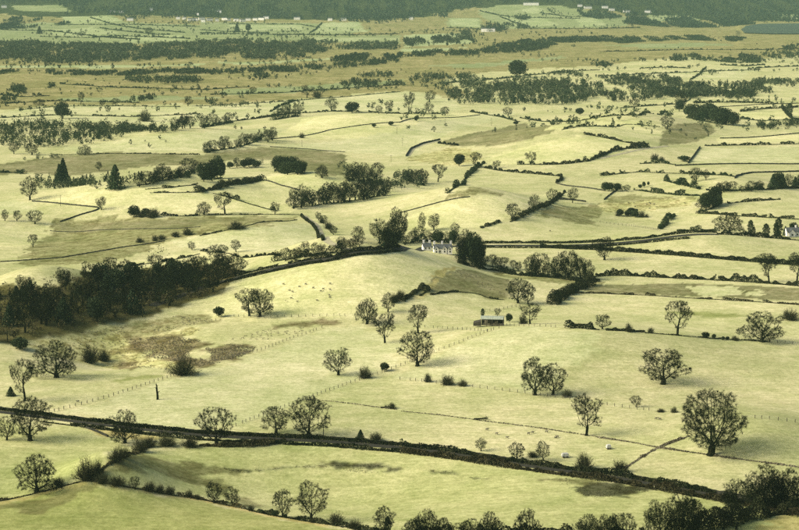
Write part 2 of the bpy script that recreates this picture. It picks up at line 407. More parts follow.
mp3 = N(nt, 'ShaderNodeMapping'); nt.links.new(P, mp3.inputs[0]); mp3.inputs['Scale'].default_value = (0.035, 0.017, 0.0)
n7 = noise(nt, 1.0, 6, mp3.outputs[0], 0.78)
v6 = mixc(nt, mrange(nt, n7, 0.33, 0.67), (0.62, 0.66, 0.56), (1.30, 1.28, 1.34))
m7 = N(nt, 'ShaderNodeMix', data_type='RGBA'); nt.links.new(mrange(nt, at_.outputs['Fac'], 0.15, 0.45, 0.25, 1.0), m7.inputs[0])
m7.inputs[6].default_value = (1, 1, 1, 1); nt.links.new(v6, m7.inputs[7])
c = mixc(nt, 1.0, c, m7.outputs[2], 'MULTIPLY')
v4 = mixc(nt, mrange(nt, n3, 0.3, 0.7), (0.76, 0.78, 0.70), (1.17, 1.15, 1.18))
n8 = noise(nt, 1.6, 2, P, 0.6)
v8 = mixc(nt, mrange(nt, n8, 0.3, 0.7), (0.86, 0.87, 0.82), (1.10, 1.09, 1.10))
c = mixc(nt, 1.0, c, v8, 'MULTIPLY')
c = mixc(nt, 1.0, c, v4, 'MULTIPLY')
# tussocks: dark tufts against frost, strength by land use
tf = mrange(nt, n4, 0.50, 0.60)
n9 = noise(nt, 0.075, 5, P, 0.75)
tf2 = N(nt, 'ShaderNodeMath', operation='MAXIMUM'); nt.links.new(tf, tf2.inputs[0]); nt.links.new(mrange(nt, n9, 0.52, 0.60), tf2.inputs[1])
dk = mixc(nt, tf2.outputs[0], (1.30, 1.32, 1.42), (0.66, 0.63, 0.56))
m1 = N(nt, 'ShaderNodeMix', data_type='RGBA'); nt.links.new(at_.outputs['Fac'], m1.inputs[0])
m1.inputs[6].default_value = (1, 1, 1, 1); nt.links.new(dk, m1.inputs[7])
c = mixc(nt, 1.0, c, m1.outputs[2], 'MULTIPLY')
nt.links.new(c, b.inputs['Base Color'])
b.inputs['Roughness'].default_value = 1.0; b.inputs['Specular IOR Level'].default_value = 0.0
bp = N(nt, 'ShaderNodeBump'); bp.inputs['Strength'].default_value = 0.35; bp.inputs['Distance'].default_value = 0.6
nt.links.new(n4, bp.inputs['Height']); nt.links.new(bp.outputs[0], b.inputs['Normal'])
gme = mesh_np('ground', GV, Q, 4, gm, True)
at = gme.attributes.new('land', 'FLOAT_COLOR', 'POINT')
at.data.foreach_set('color', np.concatenate([colr, np.ones((len(colr), 1))], 1).astype(np.float32).ravel())
at = gme.attributes.new('tussock', 'FLOAT', 'POINT'); at.data.foreach_set('value', tus.astype(np.float32))
tag(link('ground', gme), 'frosted winter valley floor of pasture, rough grass and moor', 'ground', kind='structure')

# lake
lk = G([(744,33.5),(741,30),(746,26.5),(760,24.5),(799,23.5),(860,23.5),(860,34),(799,34.5),(770,34.5)])
zl = lk[:, 2].max() + 0.6
lme = mesh_np('lake', np.concatenate([np.c_[lk[:, :2], np.full(len(lk), zl)]]), np.arange(len(lk)), len(lk), M['water'])
tag(link('lake', lme), 'grey-green strip of still lake below the far forest at right', 'lake', kind='structure')
# ------------------------------------------------------------------ plants
def unit(v): return v / np.maximum(np.linalg.norm(v, axis=-1, keepdims=True), 1e-9)
def rand_dirs(r, n): return unit(r.normal(size=(n, 3)))
def rand_tris(r, C, size, stretch=1.5):
    """one small leaf-like triangle at each centre"""
    n = len(C); size = np.broadcast_to(size, (n,))[:, None]
    a = rand_dirs(r, n); b = unit(np.cross(a, rand_dirs(r, n)))
    p0 = C + a * size * stretch * 0.6; p1 = C - a * size * stretch * 0.4 + b * size * 0.5; p2 = C - a * size * stretch * 0.4 - b * size * 0.5
    return np.stack([p0, p1, p2], 1)
def blades(r, base, dirs, length, width):
    """thin twigs: one narrow triangle each"""
    n = len(base); s = unit(np.cross(dirs, rand_dirs(r, n)))
    w = np.broadcast_to(width, (n,))[:, None] * 0.5; L = np.broadcast_to(length, (n,))[:, None]
    return np.stack([base + s * w, base - s * w, base + dirs * L], 1)
def tubes(A, B, ra, rb, n):
    """open prisms between point arrays -> triangles"""
    d = unit(B - A); u = unit(np.cross(d, np.array([0.31, 0.2, 0.93]) + 0 * d)); w = np.cross(d, u)
    out = []
    for k in range(n):
        t0, t1 = 2 * math.pi * k / n, 2 * math.pi * (k + 1) / n
        o0 = math.cos(t0) * u + math.sin(t0) * w; o1 = math.cos(t1) * u + math.sin(t1) * w
        a0, a1 = A + o0 * ra[:, None], A + o1 * ra[:, None]; b0, b1 = B + o0 * rb[:, None], B + o1 * rb[:, None]
        out += [np.stack([a0, a1, b1], 1), np.stack([a0, b1, b0], 1)]
    return np.concatenate(out)
def crown_points(r, n, kind):
    """attraction points (tree height 1, half width about .5) filling the crown's envelope"""
    P = np.zeros((0, 3))
    ph = r.random(6) * 6.28
    NB, BR = {'oak': (26, 0.180), 'great': (48, 0.155), 'dome': (40, 0.180), 'airy': (18, 0.170), 'tall': (24, 0.175), 'round': (24, 0.195)}[kind]
    blobs = None
    while len(P) < n:
        q = r.uniform([-0.62, -0.62, 0.05], [0.62, 0.62, 1.0], (n * 4, 3))
        x, y, z = q.T; rad = np.hypot(x, y); th = np.arctan2(y, x)
        lump = 0.97 + 0.14 * np.sin(3 * th + ph[0] + 5 * z) + 0.10 * np.sin(5 * th + ph[1] - 8 * z) + 0.08 * np.sin(2 * th + ph[2] + 3 * z) + 0.11 * np.sin(13 * z + ph[3] + 2 * th) + 0.04 * np.cos(th + ph[4])
        if kind == 'great': lump = 1 + (lump - 1) * 0.45; R = 0.52 * np.clip(1 - (np.abs(z - 0.55) / 0.46) ** 2.4, 0, 1) ** 0.5 * (z > 0.10)
        elif kind == 'oak':   R = 0.52 * np.sqrt(np.clip(1 - ((z - 0.54) / 0.47) ** 2, 0, 1)) * (z > 0.11)
        elif kind == 'dome': R = 0.54 * np.sqrt(np.clip(1 - ((z - 0.34) / 0.66) ** 2, 0, 1)) * (z > 0.10)
        elif kind == 'airy': R = (0.46 * np.sqrt(np.clip(1 - ((z - 0.72) / 0.29) ** 2, 0, 1)) + 0.34 * np.sqrt(np.clip(1 - ((z - 0.34) / 0.15) ** 2, 0, 1)) * (z < 0.5)) 
        elif kind == 'tall': R = 0.42 * np.sin(np.clip((z - 0.1) / 0.9, 0, 1) * math.pi) ** 0.6
        elif kind == 'round': R = 0.5 * np.sqrt(np.clip(1 - ((z - 0.55) / 0.45) ** 2, 0, 1))
        else: R = 0.5 + 0 * z
        if blobs is None:
            ok = np.where((rad < R * lump * 0.88) & (rad > R * lump * 0.35))[0]; blobs = q[ok[:1]]
            for i_ in ok[1:]:      # boughs carry their twigs in separate clumps
                if np.linalg.norm(blobs - q[i_], axis=1).min() > BR * 0.95: blobs = np.concatenate([blobs, q[i_:i_ + 1]])
                if len(blobs) >= NB: break
            brad = BR * r.uniform(0.7, 1.15, len(blobs))
        R = R * ((np.linalg.norm((q[:, None] - blobs[None]) * np.array([1, 1, 1.25]), axis=2) / brad[None]).min(1) < 1)
        q = q[(rad < R * lump)]; q = q[r.random(len(q)) < 0.12 + 0.88 * np.clip((rad / np.maximum(R * lump, 1e-6))[(rad < R * lump)], 0, 1) ** 1.6]
        P = np.concatenate([P, q])
    return P[:n]
def colonize(r, P, trunk_h, D, kill, up=0.12):
    nodes = [np.zeros(3)]; par = [-1]; h = 0
    drift = r.normal(size=2) * 0.02
    while h < trunk_h:
        h += D; nodes.append(np.array([drift[0] * h * 3, drift[1] * h * 3, h])); par.append(len(nodes) - 2)
    alive = np.ones(len(P), bool)
    X = np.array(nodes); dm = np.linalg.norm(P[:, None] - X[None], axis=2); ni = dm.argmin(1); nd = dm.min(1)
    for it in range(90):
        idx = np.where(alive)[0]
        if not len(idx): break
        src = np.unique(ni[idx]); new = []; np_ = []
        for s in src:
            k = idx[ni[idx] == s]
            d = unit(P[k] - nodes[s]).sum(0); d = unit(d + r.normal(size=3) * 0.25 * np.linalg.norm(d) * 0.6) ; d[2] += up; d = unit(d)
            new.append(nodes[s] + d * D); np_.append(s)
        b0 = len(nodes); nodes += new; par += list(np_)
        NX = np.array(new); dm = np.linalg.norm(P[idx][:, None] - NX[None], axis=2); j = dm.argmin(1); m = dm.min(1)
        better = m < nd[idx] - 1e-6
        nd[idx[better]] = m[better]; ni[idx[better]] = b0 + j[better]
        alive &= nd > kill
        if not better.any(): break
    return np.array(nodes), np.array(par)
def bare_tree(seed, kind, n=650, trunk=0.2, D=0.027, kill=0.042, r0=0.0014, ntwig=9, tl=0.062, tw=0.0034, exp_=2.0, up=0.12):
    r = np.random.default_rng(seed)
    X, par = colonize(r, crown_points(r, n, kind), trunk, D, kill, up)
    rad = np.zeros(len(X)); kids = np.zeros(len(X), int)
    acc = np.zeros(len(X))
    for i in range(len(X) - 1, -1, -1):
        rad[i] = r0 if acc[i] == 0 else acc[i] ** (1 / exp_)
        if par[i] >= 0: acc[par[i]] += rad[i] ** exp_; kids[par[i]] += 1
    rad = rad * (1 + 0.9 * smooth(0.006, 0.028, rad)); rad = np.minimum(rad, 0.062); rad[0] *= 1.5; rad[1] *= 1.12
    e = np.arange(1, len(X)); A, B = X[par[e]], X[e]; ra, rb = np.minimum(rad[par[e]], rad[e] * 1.5), rad[e]
    thick = rb > 0.0062
    ra[thick & (par[e] == 0)] = rad[0]
    T1 = [tubes(A[m], B[m], ra[m], rb[m], k) for m, k in ((thick & (rb > 0.016), 7), (thick & (rb <= 0.016), 5)) if m.any()]
    m = ~thick
    T2 = [tubes(A[m], B[m], ra[m], rb[m], 3)]
    tip = e[rb < 0.0042]; tipdir = unit(X[tip] - X[par[tip]])
    cnt = np.where(kids[tip] == 0, ntwig + 9, 5)
    base = np.repeat(X[tip], cnt, 0); dr = unit(np.repeat(tipdir, cnt, 0) * 0.8 + rand_dirs(r, len(base)) * 0.85 + np.array([0, 0, 0.12]))
    base = base - np.repeat(tipdir, cnt, 0) * (r.random(len(base)) * D)[:, None]
    L = tl * r.uniform(0.45, 1.15, len(base))
    T2.append(blades(r, base, dr, L, tw * 1.15))
    mid = base + dr * (L * 0.55)[:, None]
    dr2 = unit(dr + rand_dirs(r, len(base)) * 0.9)
    T2.append(blades(r, mid, dr2, L * 0.5, tw * 0.8))
    t, c = np.concatenate(T1), np.concatenate(T2)
    return t, c
def bush_tris(seed, n=110, spread=0.85, twigs=20, tw=0.011):
    r = np.random.default_rng(seed)
    az = r.random(n) * 6.283; el = np.arccos(1 - r.random(n) * spread); L = r.uniform(0.55, 0.95, n)
    d = np.stack([np.sin(el) * np.cos(az), np.sin(el) * np.sin(az), np.cos(el)], 1)
    b0 = np.c_[r.normal(size=(n, 2)) * 0.10, np.zeros(n)]
    wob = unit(d + rand_dirs(r, n) * 0.25)
    mid = b0 + d * (L * 0.5)[:, None]; end = mid + wob * (L * 0.45)[:, None]
    st = tubes(b0, mid, np.full(n, 0.016), np.full(n, 0.010), 3)
    T = [tubes(mid, end, np.full(n, 0.010), np.full(n, 0.004), 3)]
    f = r.uniform(0.25, 1, (n, twigs))[..., None] ** 0.8
    base = np.where(f < 0.5, b0[:, None] + (mid - b0)[:, None] * f * 2, mid[:, None] + (end - mid)[:, None] * (f - 0.5) * 2).reshape(-1, 3)
    dr = unit(np.repeat(wob, twigs, 0) * 0.3 + rand_dirs(r, len(base)))
    T.append(blades(r, base, dr, r.uniform(0.08, 0.24, len(base)), tw))
    mid2 = base + dr * 0.12
    T.append(blades(r, mid2, unit(dr + rand_dirs(r, len(base))), r.uniform(0.08, 0.2, len(base)), tw * 0.8))
    T = np.concatenate(T); 
    for q in (st, T):
        q[..., :2] *= 0.5 / 0.85; np.clip(q[..., 2], 0.0, 1.05, out=q[..., 2])
    return st, T
def leafy(seed, n=2300, kind='round', size=0.05):
    r = np.random.default_rng(seed)
    if kind == 'round':
        lum = [(0, 0, 0.55, 0.38, 0.42)] + [(0.24 * math.cos(a), 0.24 * math.sin(a), r.uniform(0.35, 0.72), r.uniform(0.2, 0.28), r.uniform(0.2, 0.28)) for a in r.random(7) * 6.283]
        w = np.array([l[3] ** 2 * l[4] for l in lum]); k = r.choice(len(lum), n, p=w / w.sum())
        Lm = np.array(lum)[k]; d = rand_dirs(r, n) * (r.random(n) ** 0.28)[:, None]
        C = Lm[:, :3] + d * np.c_[Lm[:, 3], Lm[:, 3], Lm[:, 4]]
    elif kind == 'poplar':
        z = r.random(n); R = 0.5 * np.sin(np.clip(z * 0.93 + 0.05, 0, 1) * math.pi) ** 0.55 * (1 + 0.15 * np.sin(z * 25 + seed)); th = r.random(n) * 6.283; q = r.random(n) ** 0.4
        C = np.c_[R * q * np.cos(th), R * q * np.sin(th), 0.06 + 0.94 * z]
    else:   # spruce
        lev = 17; z = (np.floor(r.random(n) ** 1.25 * lev) + r.normal(size=n) * 0.12) / lev; z = np.clip(z, 0, 0.99)
        R = 0.5 * (1 - z) ** 0.85 * (0.72 + 0.3 * r.random(n)); th = np.round(r.random(n) * 11) / 11 * 6.283 + np.floor(z * lev) * 1.3 + r.normal(size=n) * 0.17
        q = r.random(n) ** 0.55
        C = np.c_[R * q * np.cos(th), R * q * np.sin(th), 0.07 + 0.93 * z - 0.10 * R * q]
    C[:, 2] = np.maximum(C[:, 2], 0.03)
    sz = size * r.uniform(0.6, 1.3, n)
    T = rand_tris(r, C, sz)
    T[..., 2] = np.maximum(T[..., 2], 0.0)
    h = 0.55 if kind == 'round' else 0.9
    t = tubes(np.array([[0., 0, 0]]), np.array([[0., 0, h]]), np.array([0.035 if kind == 'round' else 0.022]), np.array([0.008]), 6)
    return t, T
PROTO = {}
def proto(key, tc, tm, cm):
    # normalise to height 1 and crown width 1 so each tree can be given its own size
    t, c = tc
    allp = np.concatenate([t.reshape(-1, 3), c.reshape(-1, 3)])
    hz = np.percentile(c[..., 2], 99.7); w = (np.percentile(np.abs(c[..., 0]), 98.5) + np.percentile(np.abs(c[..., 1]), 98.5))
    s = np.array([1 / w, 1 / w, 1 / hz])
    PROTO.setdefault(key, []).append((mesh_tris(key + ' trunk', t * s, M[tm]), mesh_tris(key + ' crown', c * s, M[cm])))
for i in range(3): proto('oak', bare_tree(11 + i, 'oak', 1500, 0.13, up=0.10), 'bark', 'twig')
proto('great_oak', bare_tree(29, 'great', 2500, 0.12, D=0.021, kill=0.032, r0=0.0010, ntwig=9, tl=0.048, tw=0.0026, up=0.14), 'bark', 'twig')
for i in range(2): proto('dome', bare_tree(41 + i, 'dome', 1700, 0.10, ntwig=9, up=0.18), 'bark', 'twig')
for i in range(2): proto('airy', bare_tree(51 + i, 'airy', 1100, 0.24, ntwig=9), 'bark', 'twig')
for i in range(2): proto('tall', bare_tree(61 + i, 'tall', 950, 0.14, up=0.3), 'bark', 'twig')
for i in range(2): proto('round', bare_tree(71 + i, 'round', 800, 0.13, D=0.032, kill=0.05, tl=0.075, tw=0.0045, ntwig=10, r0=0.0018), 'bark', 'twig')
for i in range(3): proto('bush', bush_tris(81 + i), 'bark', 'bushtwig')
for i in range(2): proto('evergreen', leafy(91 + i, 2600), 'bark', 'evergreen')
for i in range(2): proto('spruce', leafy(95 + i, 2200, 'spruce', 0.05), 'bark', 'conifer')
proto('poplar', leafy(99, 1500, 'poplar', 0.06), 'bark', 'evergreen')
for i in range(2): proto('gorse', leafy(101 + i, 1100, 'round', 0.08), 'bark', 'evergreen')
NAME = {'oak': 'bare_tree', 'great_oak': 'bare_tree', 'dome': 'bare_tree', 'airy': 'bare_tree', 'tall': 'bare_tree', 'round': 'bare_tree',
        'bush': 'bush', 'gorse': 'bush', 'evergreen': 'evergreen_tree', 'spruce': 'conifer_tree', 'poplar': 'poplar_tree'}
CATG = {'bare_tree': 'tree', 'bush': 'bush', 'evergreen_tree': 'tree', 'conifer_tree': 'conifer', 'poplar_tree': 'tree'}
NTREE = 0
def tree_at(p, h, w, kind, label, group=None):
    """h, w in metres; p = foot on the ground"""
    global NTREE; NTREE += 1
    vs = PROTO[kind]; tm, cm = vs[random.randrange(len(vs))]
    nm = NAME[kind]
    e = link(nm, None, None, (p[0], p[1], p[2] - 0.12)); e.empty_display_size = 0.5
    e.scale = (w, w, h); e.rotation_euler = (random.uniform(-0.03, 0.03), random.uniform(-0.03, 0.03), random.uniform(0, 6.283))
    tag(e, label, CATG[nm], group)
    link('stem' if nm == 'bush' else 'trunk', tm, e); link('crown', cm, e)
    return e
def tree_px(u, v, hp, wp, kind, label, group=None):
    p = G([(u, v)])[0]; s = mpp(p[1])
    return tree_at(p, hp * s, wp * s, kind, label, group)
ORD = 'first second third fourth fifth sixth seventh eighth ninth tenth eleventh twelfth thirteenth fourteenth fifteenth sixteenth seventeenth'.split()
def which(i, n):
    if n == 1: return ''
    if n == 2: return (', left one', ', right one')[i]
    return ', leftmost' if i == 0 else ', rightmost' if i == n - 1 else ', %s from left' % ORD[i]
def trow(pts, n, hp, wp, kinds, label, group, jit=1.0, dv=0.8):
    """n trees spread along a pixel line"""
    pw = np.array(pts, float); seg = np.linalg.norm(np.diff(pw, axis=0), axis=1); cum = np.r_[0, np.cumsum(seg)]
    seq = []
    for i in range(n):
        s = (i + 0.5 + random.uniform(-0.35, 0.35) * jit) / n * cum[-1]
        u, v = np.interp(s, cum, pw[:, 0]), np.interp(s, cum, pw[:, 1]) + random.uniform(-dv, dv)
        k = random.uniform(0.62, 1.2)
        seq.append((u, v, hp * k, wp * k * random.uniform(0.85, 1.15), random.choice(kinds)))
    seq.sort(key=lambda q: q[0])
    for i, q in enumerate(seq): tree_px(*q, label + which(i, n), group)
def polyline(pts, step):
    """pixel polyline -> densely sampled ground points"""
    w = G(pts)[:, :2]; seg = np.linalg.norm(np.diff(w, axis=0), axis=1); cum = np.r_[0, np.cumsum(seg)]
    n = max(2, int(cum[-1] / step)); s = np.linspace(0, cum[-1], n + 1)
    x = np.interp(s, cum, w[:, 0]); y = np.interp(s, cum, w[:, 1])
    k = 3
    if n > 8:
        xs = np.convolve(np.pad(x, k, mode='edge'), np.ones(2 * k + 1) / (2 * k + 1), 'valid'); ys = np.convolve(np.pad(y, k, mode='edge'), np.ones(2 * k + 1) / (2 * k + 1), 'valid')
        xs[0], ys[0], xs[-1], ys[-1] = x[0], y[0], x[-1], y[-1]; x, y = xs, ys
    return np.stack([x, y, HT(x, y)], 1), cum[-1]
HSEED = [500]
def hedge(pts, h, w, label, mat='hedge', gaps=0.0, dens=1.0, lump=0.45, group=None, name='hedge', cat='hedge'):
    """a hedge h metres high and w metres thick along a pixel line: clumps of small twiggy faces with an uneven top"""
    HSEED[0] += 1; r = np.random.default_rng(HSEED[0])
    P, L = polyline(pts, 1.5)
    yd = P[:, 1].mean(); s = max(0.42, 0.85 * mpp(yd))
    n = int(min(16000, max(120, dens * 4.0 * L * (h + 0.5 * w) / (s * s))))
    i = r.random(n) * (len(P) - 1.001); k = i.astype(int); f = (i - k)[:, None]
    C = P[k] * (1 - f) + P[k + 1] * f
    a = i * 1.5
    top = h * (1 + (lump + 0.2) * (2.0 * vnoise(a / 5.0 + HSEED[0] * 3.7, a * 0 + 2.0) + 1.2 * vnoise(a / 1.9 + 9, a * 0 + HSEED[0])))
    if gaps > 0:
        g = vnoise(a / 7.0 + HSEED[0] * 1.3, a * 0 + 7.0) + 0.5
        top = top * np.where(g < gaps, 0.12, 1.0)
    if mat == 'scrub': top = top * np.where(vnoise(a / 6.0 + HSEED[0] * 2.3, a * 0 + 3.0) < -0.12, 0.35, 1.1)
    d = unit(P[np.minimum(k + 1, len(P) - 1)] - P[k]); nrm = np.stack([-d[:, 1], d[:, 0], 0 * d[:, 0]], 1)
    q = r.random(n) ** 0.75
    half = 0.5 * w * np.sqrt(np.clip(1.05 - q ** 2.2, 0, 1)) * np.clip(top / h, 0.3, 1.4)
    C = C + nrm * (r.uniform(-1, 1, n) * half)[:, None]
    C[:, 2] += np.maximum(q * top - 0.1, 0.05)
    T = rand_tris(r, C, s * r.uniform(0.7, 1.3, n), 1.7)
    o = P.mean(0); o[2] = P[:, 2].min()
    me = mesh_tris(name, T - o, M[mat])
    return tag(link(name, me, None, o), label, cat, group, 'stuff' if name == 'grass_bank' else None)
def wall(pts, h, w, label, group=None):
    P, L = polyline(pts, 1.2)
    r = np.random.default_rng(int(L * 10) % 9999)
    d = np.gradient(P, axis=0); d[:, 2] = 0; d = unit(d); nr_ = np.stack([-d[:, 1], d[:, 0], 0 * d[:, 0]], 1)
    n = len(P); hh = h * (1 + r.uniform(-0.14, 0.14, n)); off = r.uniform(-0.06, 0.06, n)[:, None]
    up = np.array([0, 0, 1.0])
    R = [P + nr_ * (w / 2) - up * 0.3, P + nr_ * (w / 2 * 0.72 + off) + up * hh[:, None], P - nr_ * (w / 2 * 0.72 - off) + up * hh[:, None], P - nr_ * (w / 2) - up * 0.3]
    V = np.concatenate(R); F_ = []
    for a in range(3):
        i = np.arange(n - 1); F_.append(np.stack([a * n + i, a * n + i + 1, (a + 1) * n + i + 1, (a + 1) * n + i], 1))
    F_.append(np.array([[0, n, 2 * n, 3 * n], [n - 1, 4 * n - 1, 3 * n - 1, 2 * n - 1]]))
    o = P[0].copy()
    return tag(link('dry_stone_wall', mesh_np('dry_stone_wall', V - o, np.concatenate(F_), 4, M['stone']), None, o), label, 'wall', group)
def strip(pts, w, name, mat, label, lift=0.10, kind='structure', cat=None):
    P, L = polyline(pts, 3.0)
    d = np.gradient(P, axis=0); d[:, 2] = 0; d = unit(d); nr_ = np.stack([-d[:, 1], d[:, 0], 0 * d[:, 0]], 1)
    n = len(P); rows = []
    for k in (-1, -0.33, 0.33, 1):
        q = P + nr_ * (k * w / 2); q[:, 2] = HT(q[:, 0], q[:, 1]) + lift; rows.append(q)
    i = np.arange(n - 1)
    F_ = np.concatenate([np.stack([a * n + i, (a + 1) * n + i, (a + 1) * n + i + 1, a * n + i + 1], 1) for a in range(3)])
    return tag(link(name, mesh_np(name, np.concatenate(rows), F_, 4, M[mat])), label, cat or name, kind=kind)
def fence(pts, label, step=3.2, h=1.25, group=None):
    P, L = polyline(pts, step)
    r = np.random.default_rng(int(L * 7) % 999)
    e = link('fence', None, None, P[0]); tag(e, label, 'fence', group)
    pm = MB(); o = P[0]
    for p in P:
        q = p - o; t = 0.11; k = r.uniform(-0.08, 0.08, 2)
        pm.add([(q[0]-t,q[1]-t,q[2]-.3),(q[0]+t,q[1]-t,q[2]-.3),(q[0]+t,q[1]+t,q[2]-.3),(q[0]-t,q[1]+t,q[2]-.3),
                (q[0]-t+k[0],q[1]-t+k[1],q[2]+h),(q[0]+t+k[0],q[1]-t+k[1],q[2]+h),(q[0]+t+k[0],q[1]+t+k[1],q[2]+h),(q[0]-t+k[0],q[1]+t+k[1],q[2]+h)],
               [(4,5,6,7),(0,1,5,4),(1,2,6,5),(2,3,7,6),(3,0,4,7)])
    tag(link('post_row', pm.mesh('post_row', M['post']), e), kind='stuff')
    wv = []; A, B = P[:-1] - o, P[1:] - o
    T = [tubes(A + np.array([0, 0, z]), B + np.array([0, 0, z]), np.full(len(A), 0.012), np.full(len(A), 0.012), 3) for z in (0.35, 0.7, 1.08)]
    link('wire', mesh_tris('wire', np.concatenate(T), M['steel']), e)
    return e
def scatter_px(poly, n_target, seed, spacing, rag=0.0):
    """feet of trees spread over the ground inside a pixel outline"""
    r = np.random.default_rng(seed)
    pw = G(poly)[:, :2]; x0, y0 = pw.min(0); x1, y1 = pw.max(0)
    xs = np.arange(x0, x1 + spacing, spacing); ys = np.arange(y0, y1 + spacing, spacing)
    X, Y = np.meshgrid(xs, ys); X = X.ravel() + r.uniform(-.48, .48, X.size) * spacing; Y = Y.ravel() + r.uniform(-.48, .48, Y.size) * spacing
    q = spacing * 2.2
    m = inside(pw, X + 1.8 * q * vnoise(X / q / 2 + seed, Y / q / 3) * (rag), Y + 3.5 * q * vnoise(X / q / 2.5 + 40, Y / q / 3 + seed) * rag); X, Y = X[m], Y[m]
    if n_target and len(X) > n_target:
        k = r.permutation(len(X))[:n_target]; X, Y = X[k], Y[k]
    return np.stack([X, Y, HT(X, Y)], 1)
def wood(poly, h, label, spacing=None, mat='wood', leaves=26, seed=1, fill=1.0, name='woodland', cat='woodland', pts=None, conif=0.15, wide=0.8, tall=0.0):
    """a far wood that reads as one mass: many small crowns on their trunks, one object"""
    r = np.random.default_rng(seed)
    P = scatter_px(poly, None, seed, spacing or h * 0.8, 1.0) if pts is None else pts
    if pts is None:
        yd = P[:, 1].mean(); sx = 9 * mpp(yd); sy = 2.6 * yd * yd / (F * CAM_H)
        nz = 0.75 * vnoise(P[:, 0] / sx + seed, P[:, 1] / sy) + 0.45 * vnoise(P[:, 0] / sx * 2.7 + 9, P[:, 1] / sy * 2.7 + seed)
        P = P[nz + 0.12 * r.normal(size=len(P)) + 0.5 < 0.20 + 0.36 * fill]
    if not len(P): P = G([poly[0]])
    n = len(P); H_ = h * np.where(r.random(n) < 0.05, 1.5, 1.0) * np.where(r.random(n) < 0.3, r.uniform(0.3, 0.6, n), r.uniform(0.6, 1.2, n)); H_ = np.where(r.random(n) < tall, H_ * 2.3, H_); W = H_ * wide * r.uniform(0.75, 1.2, n); con = r.random(n) < conif
    idx = np.repeat(np.arange(n), leaves); m = len(idx)
    d = rand_dirs(r, m) * (r.random(m) ** 0.33)[:, None]
    C = d * np.c_[W[idx] * 0.5, W[idx] * 0.5, H_[idx] * 0.43]; C[:, 2] += H_[idx] * 0.56
    cc = con[idx]; z = r.random(m); R = (1 - z) * H_[idx] * 0.22; th = r.random(m) * 6.283
    C[cc] = np.c_[R * np.cos(th), R * np.sin(th), H_[idx] * (0.1 + 0.95 * z)][cc]
    C += P[idx]
    T = rand_tris(r, C, np.minimum(H_[idx] * 0.30 * r.uniform(0.6, 1.2, m) * (20 / leaves) ** 0.5, max(0.7, 1.1 * mpp(P[:, 1].mean()))), 1.3)
    tk = tubes(P - np.array([0, 0, .3]), P + np.c_[0 * H_, 0 * H_, H_ * 0.5], H_ * 0.025, H_ * 0.015, 3)
    o = P.mean(0)
    me = mesh_tris(name, np.concatenate([T, tk]) - o, M[mat])
    return tag(link(name, me, None, o), label, cat, kind='stuff')
# ------------------------------------------------------------------ roads, walls, fences
LANE = [(-40,407),(0,412),(40,417),(90,423.5),(150,430.5),(200,435.5),(260,438.5),(330,441.5),(400,447.5),(450,453.5),(500,461.5),(560,470.5),(610,476.5),(660,485.5),(715,495.5),(800,512)]
up_ = lambda L, d: [(u, v + d) for u, v in L]
strip(LANE, 3.4, 'lane', 'asphalt', 'narrow dark lane crossing the foreground between wall and hedge', cat='road')
wall(up_(LANE, -2.4), 1.1, 0.8, 'long dark stone wall along the upper side of the foreground lane')
hedge(up_(LANE[:9], 4.6)[2:], 1.3, 1.6, 'low dark hedge on the lower side of the foreground lane, left half', 'hedge', gaps=0.15, lump=0.3)
hedge(up_(LANE, 4.4)[8:], 1.8, 2.6, 'thick dark hedge on the lower side of the foreground lane, right half', 'hedge_brown', lump=0.4, dens=1.2)
hedge(up_(LANE, -1.7)[8:15], 1.9, 1.1, 'dark clipped hedge against the lane wall, right half', 'hedge', lump=0.2)
hedge(up_(LANE, -1.8)[:9], 1.45, 0.9, 'dark clipped hedge against the lane wall, left half', 'hedge', lump=0.1)
hedge([(200,446),(225,446.5),(262,446),(285,441)], 1.8, 3, 'brown scrubby hedge sagging below the lane beneath the round tree', 'hedge_brown', gaps=0.2)
MID = [(150,306),(180,296),(205,286),(222,281),(240,277),(290,266),(330,259.5),(380,252),(400,249.5)]
strip(MID, 6, 'road', 'asphalt', 'grey road climbing behind the smooth pale hill', cat='road')
strip([(400,249.5),(425,247),(460,246),(500,245.5),(560,245.5),(600,244.2),(650,240),(717,234.5)], 6, 'road', 'asphalt', 'grey road running right from the white farmhouse', cat='road')
hedge(up_(MID, 2.2)[2:], 1.5, 1.3, 'dark roadside hedge along the crest of the smooth pale hill', 'hedge', lump=0.25)
hedge(up_(MID, -2.0)[3:], 1.6, 1.5, 'dark hedge on the upper side of the road left of the farmhouse', 'hedge', gaps=0.2)
hedge([(483,243.4),(520,243.2),(560,243.4),(600,242),(650,238.2),(717,233)], 1.5, 1.2, 'upper dark hedge of the road leading right from the farmhouse', 'hedge', lump=0.2, dens=1.4)
hedge([(483,247.6),(560,248),(600,246.6),(650,242.6),(690,238.6)], 1.2, 1.1, 'lower dark hedge of the road leading right from the farmhouse', 'hedge', lump=0.2)
hedge([(540,247.5),(600,250),(617,251.5),(660,254.3),(700,257.5),(750,261.6),(799,265.5),(840,268)], 2.2, 2.0, 'long black hedge sloping down right behind the round roadside tree', 'hedge', lump=0.2, dens=1.6)
strip([(303,215.5),(315,224),(321,234),(326,241.5),(335,246),(350,250)], 4, 'track', 'track', 'pale farm track bending down to the road', cat='track')
hedge([(301,216),(312,224.5),(318,234),(323,241)], 1.6, 1.5, 'dark hedge on the left of the pale farm track', 'hedge', lump=0.25)
strip([(408,156),(413,149),(424,144.5),(440,141)], 4, 'track', 'track', 'thin track curving below the far brown field', cat='track')
wall([(406,156.5),(411,149),(422,144),(440,140)], 1.6, 1.0, 'thin wall curving beside the far brown field')
strip([(600,158.8),(625,153),(655,147.6),(668,146)], 4, 'track', 'track', 'pale track along the foot of the bright mound', cat='track')

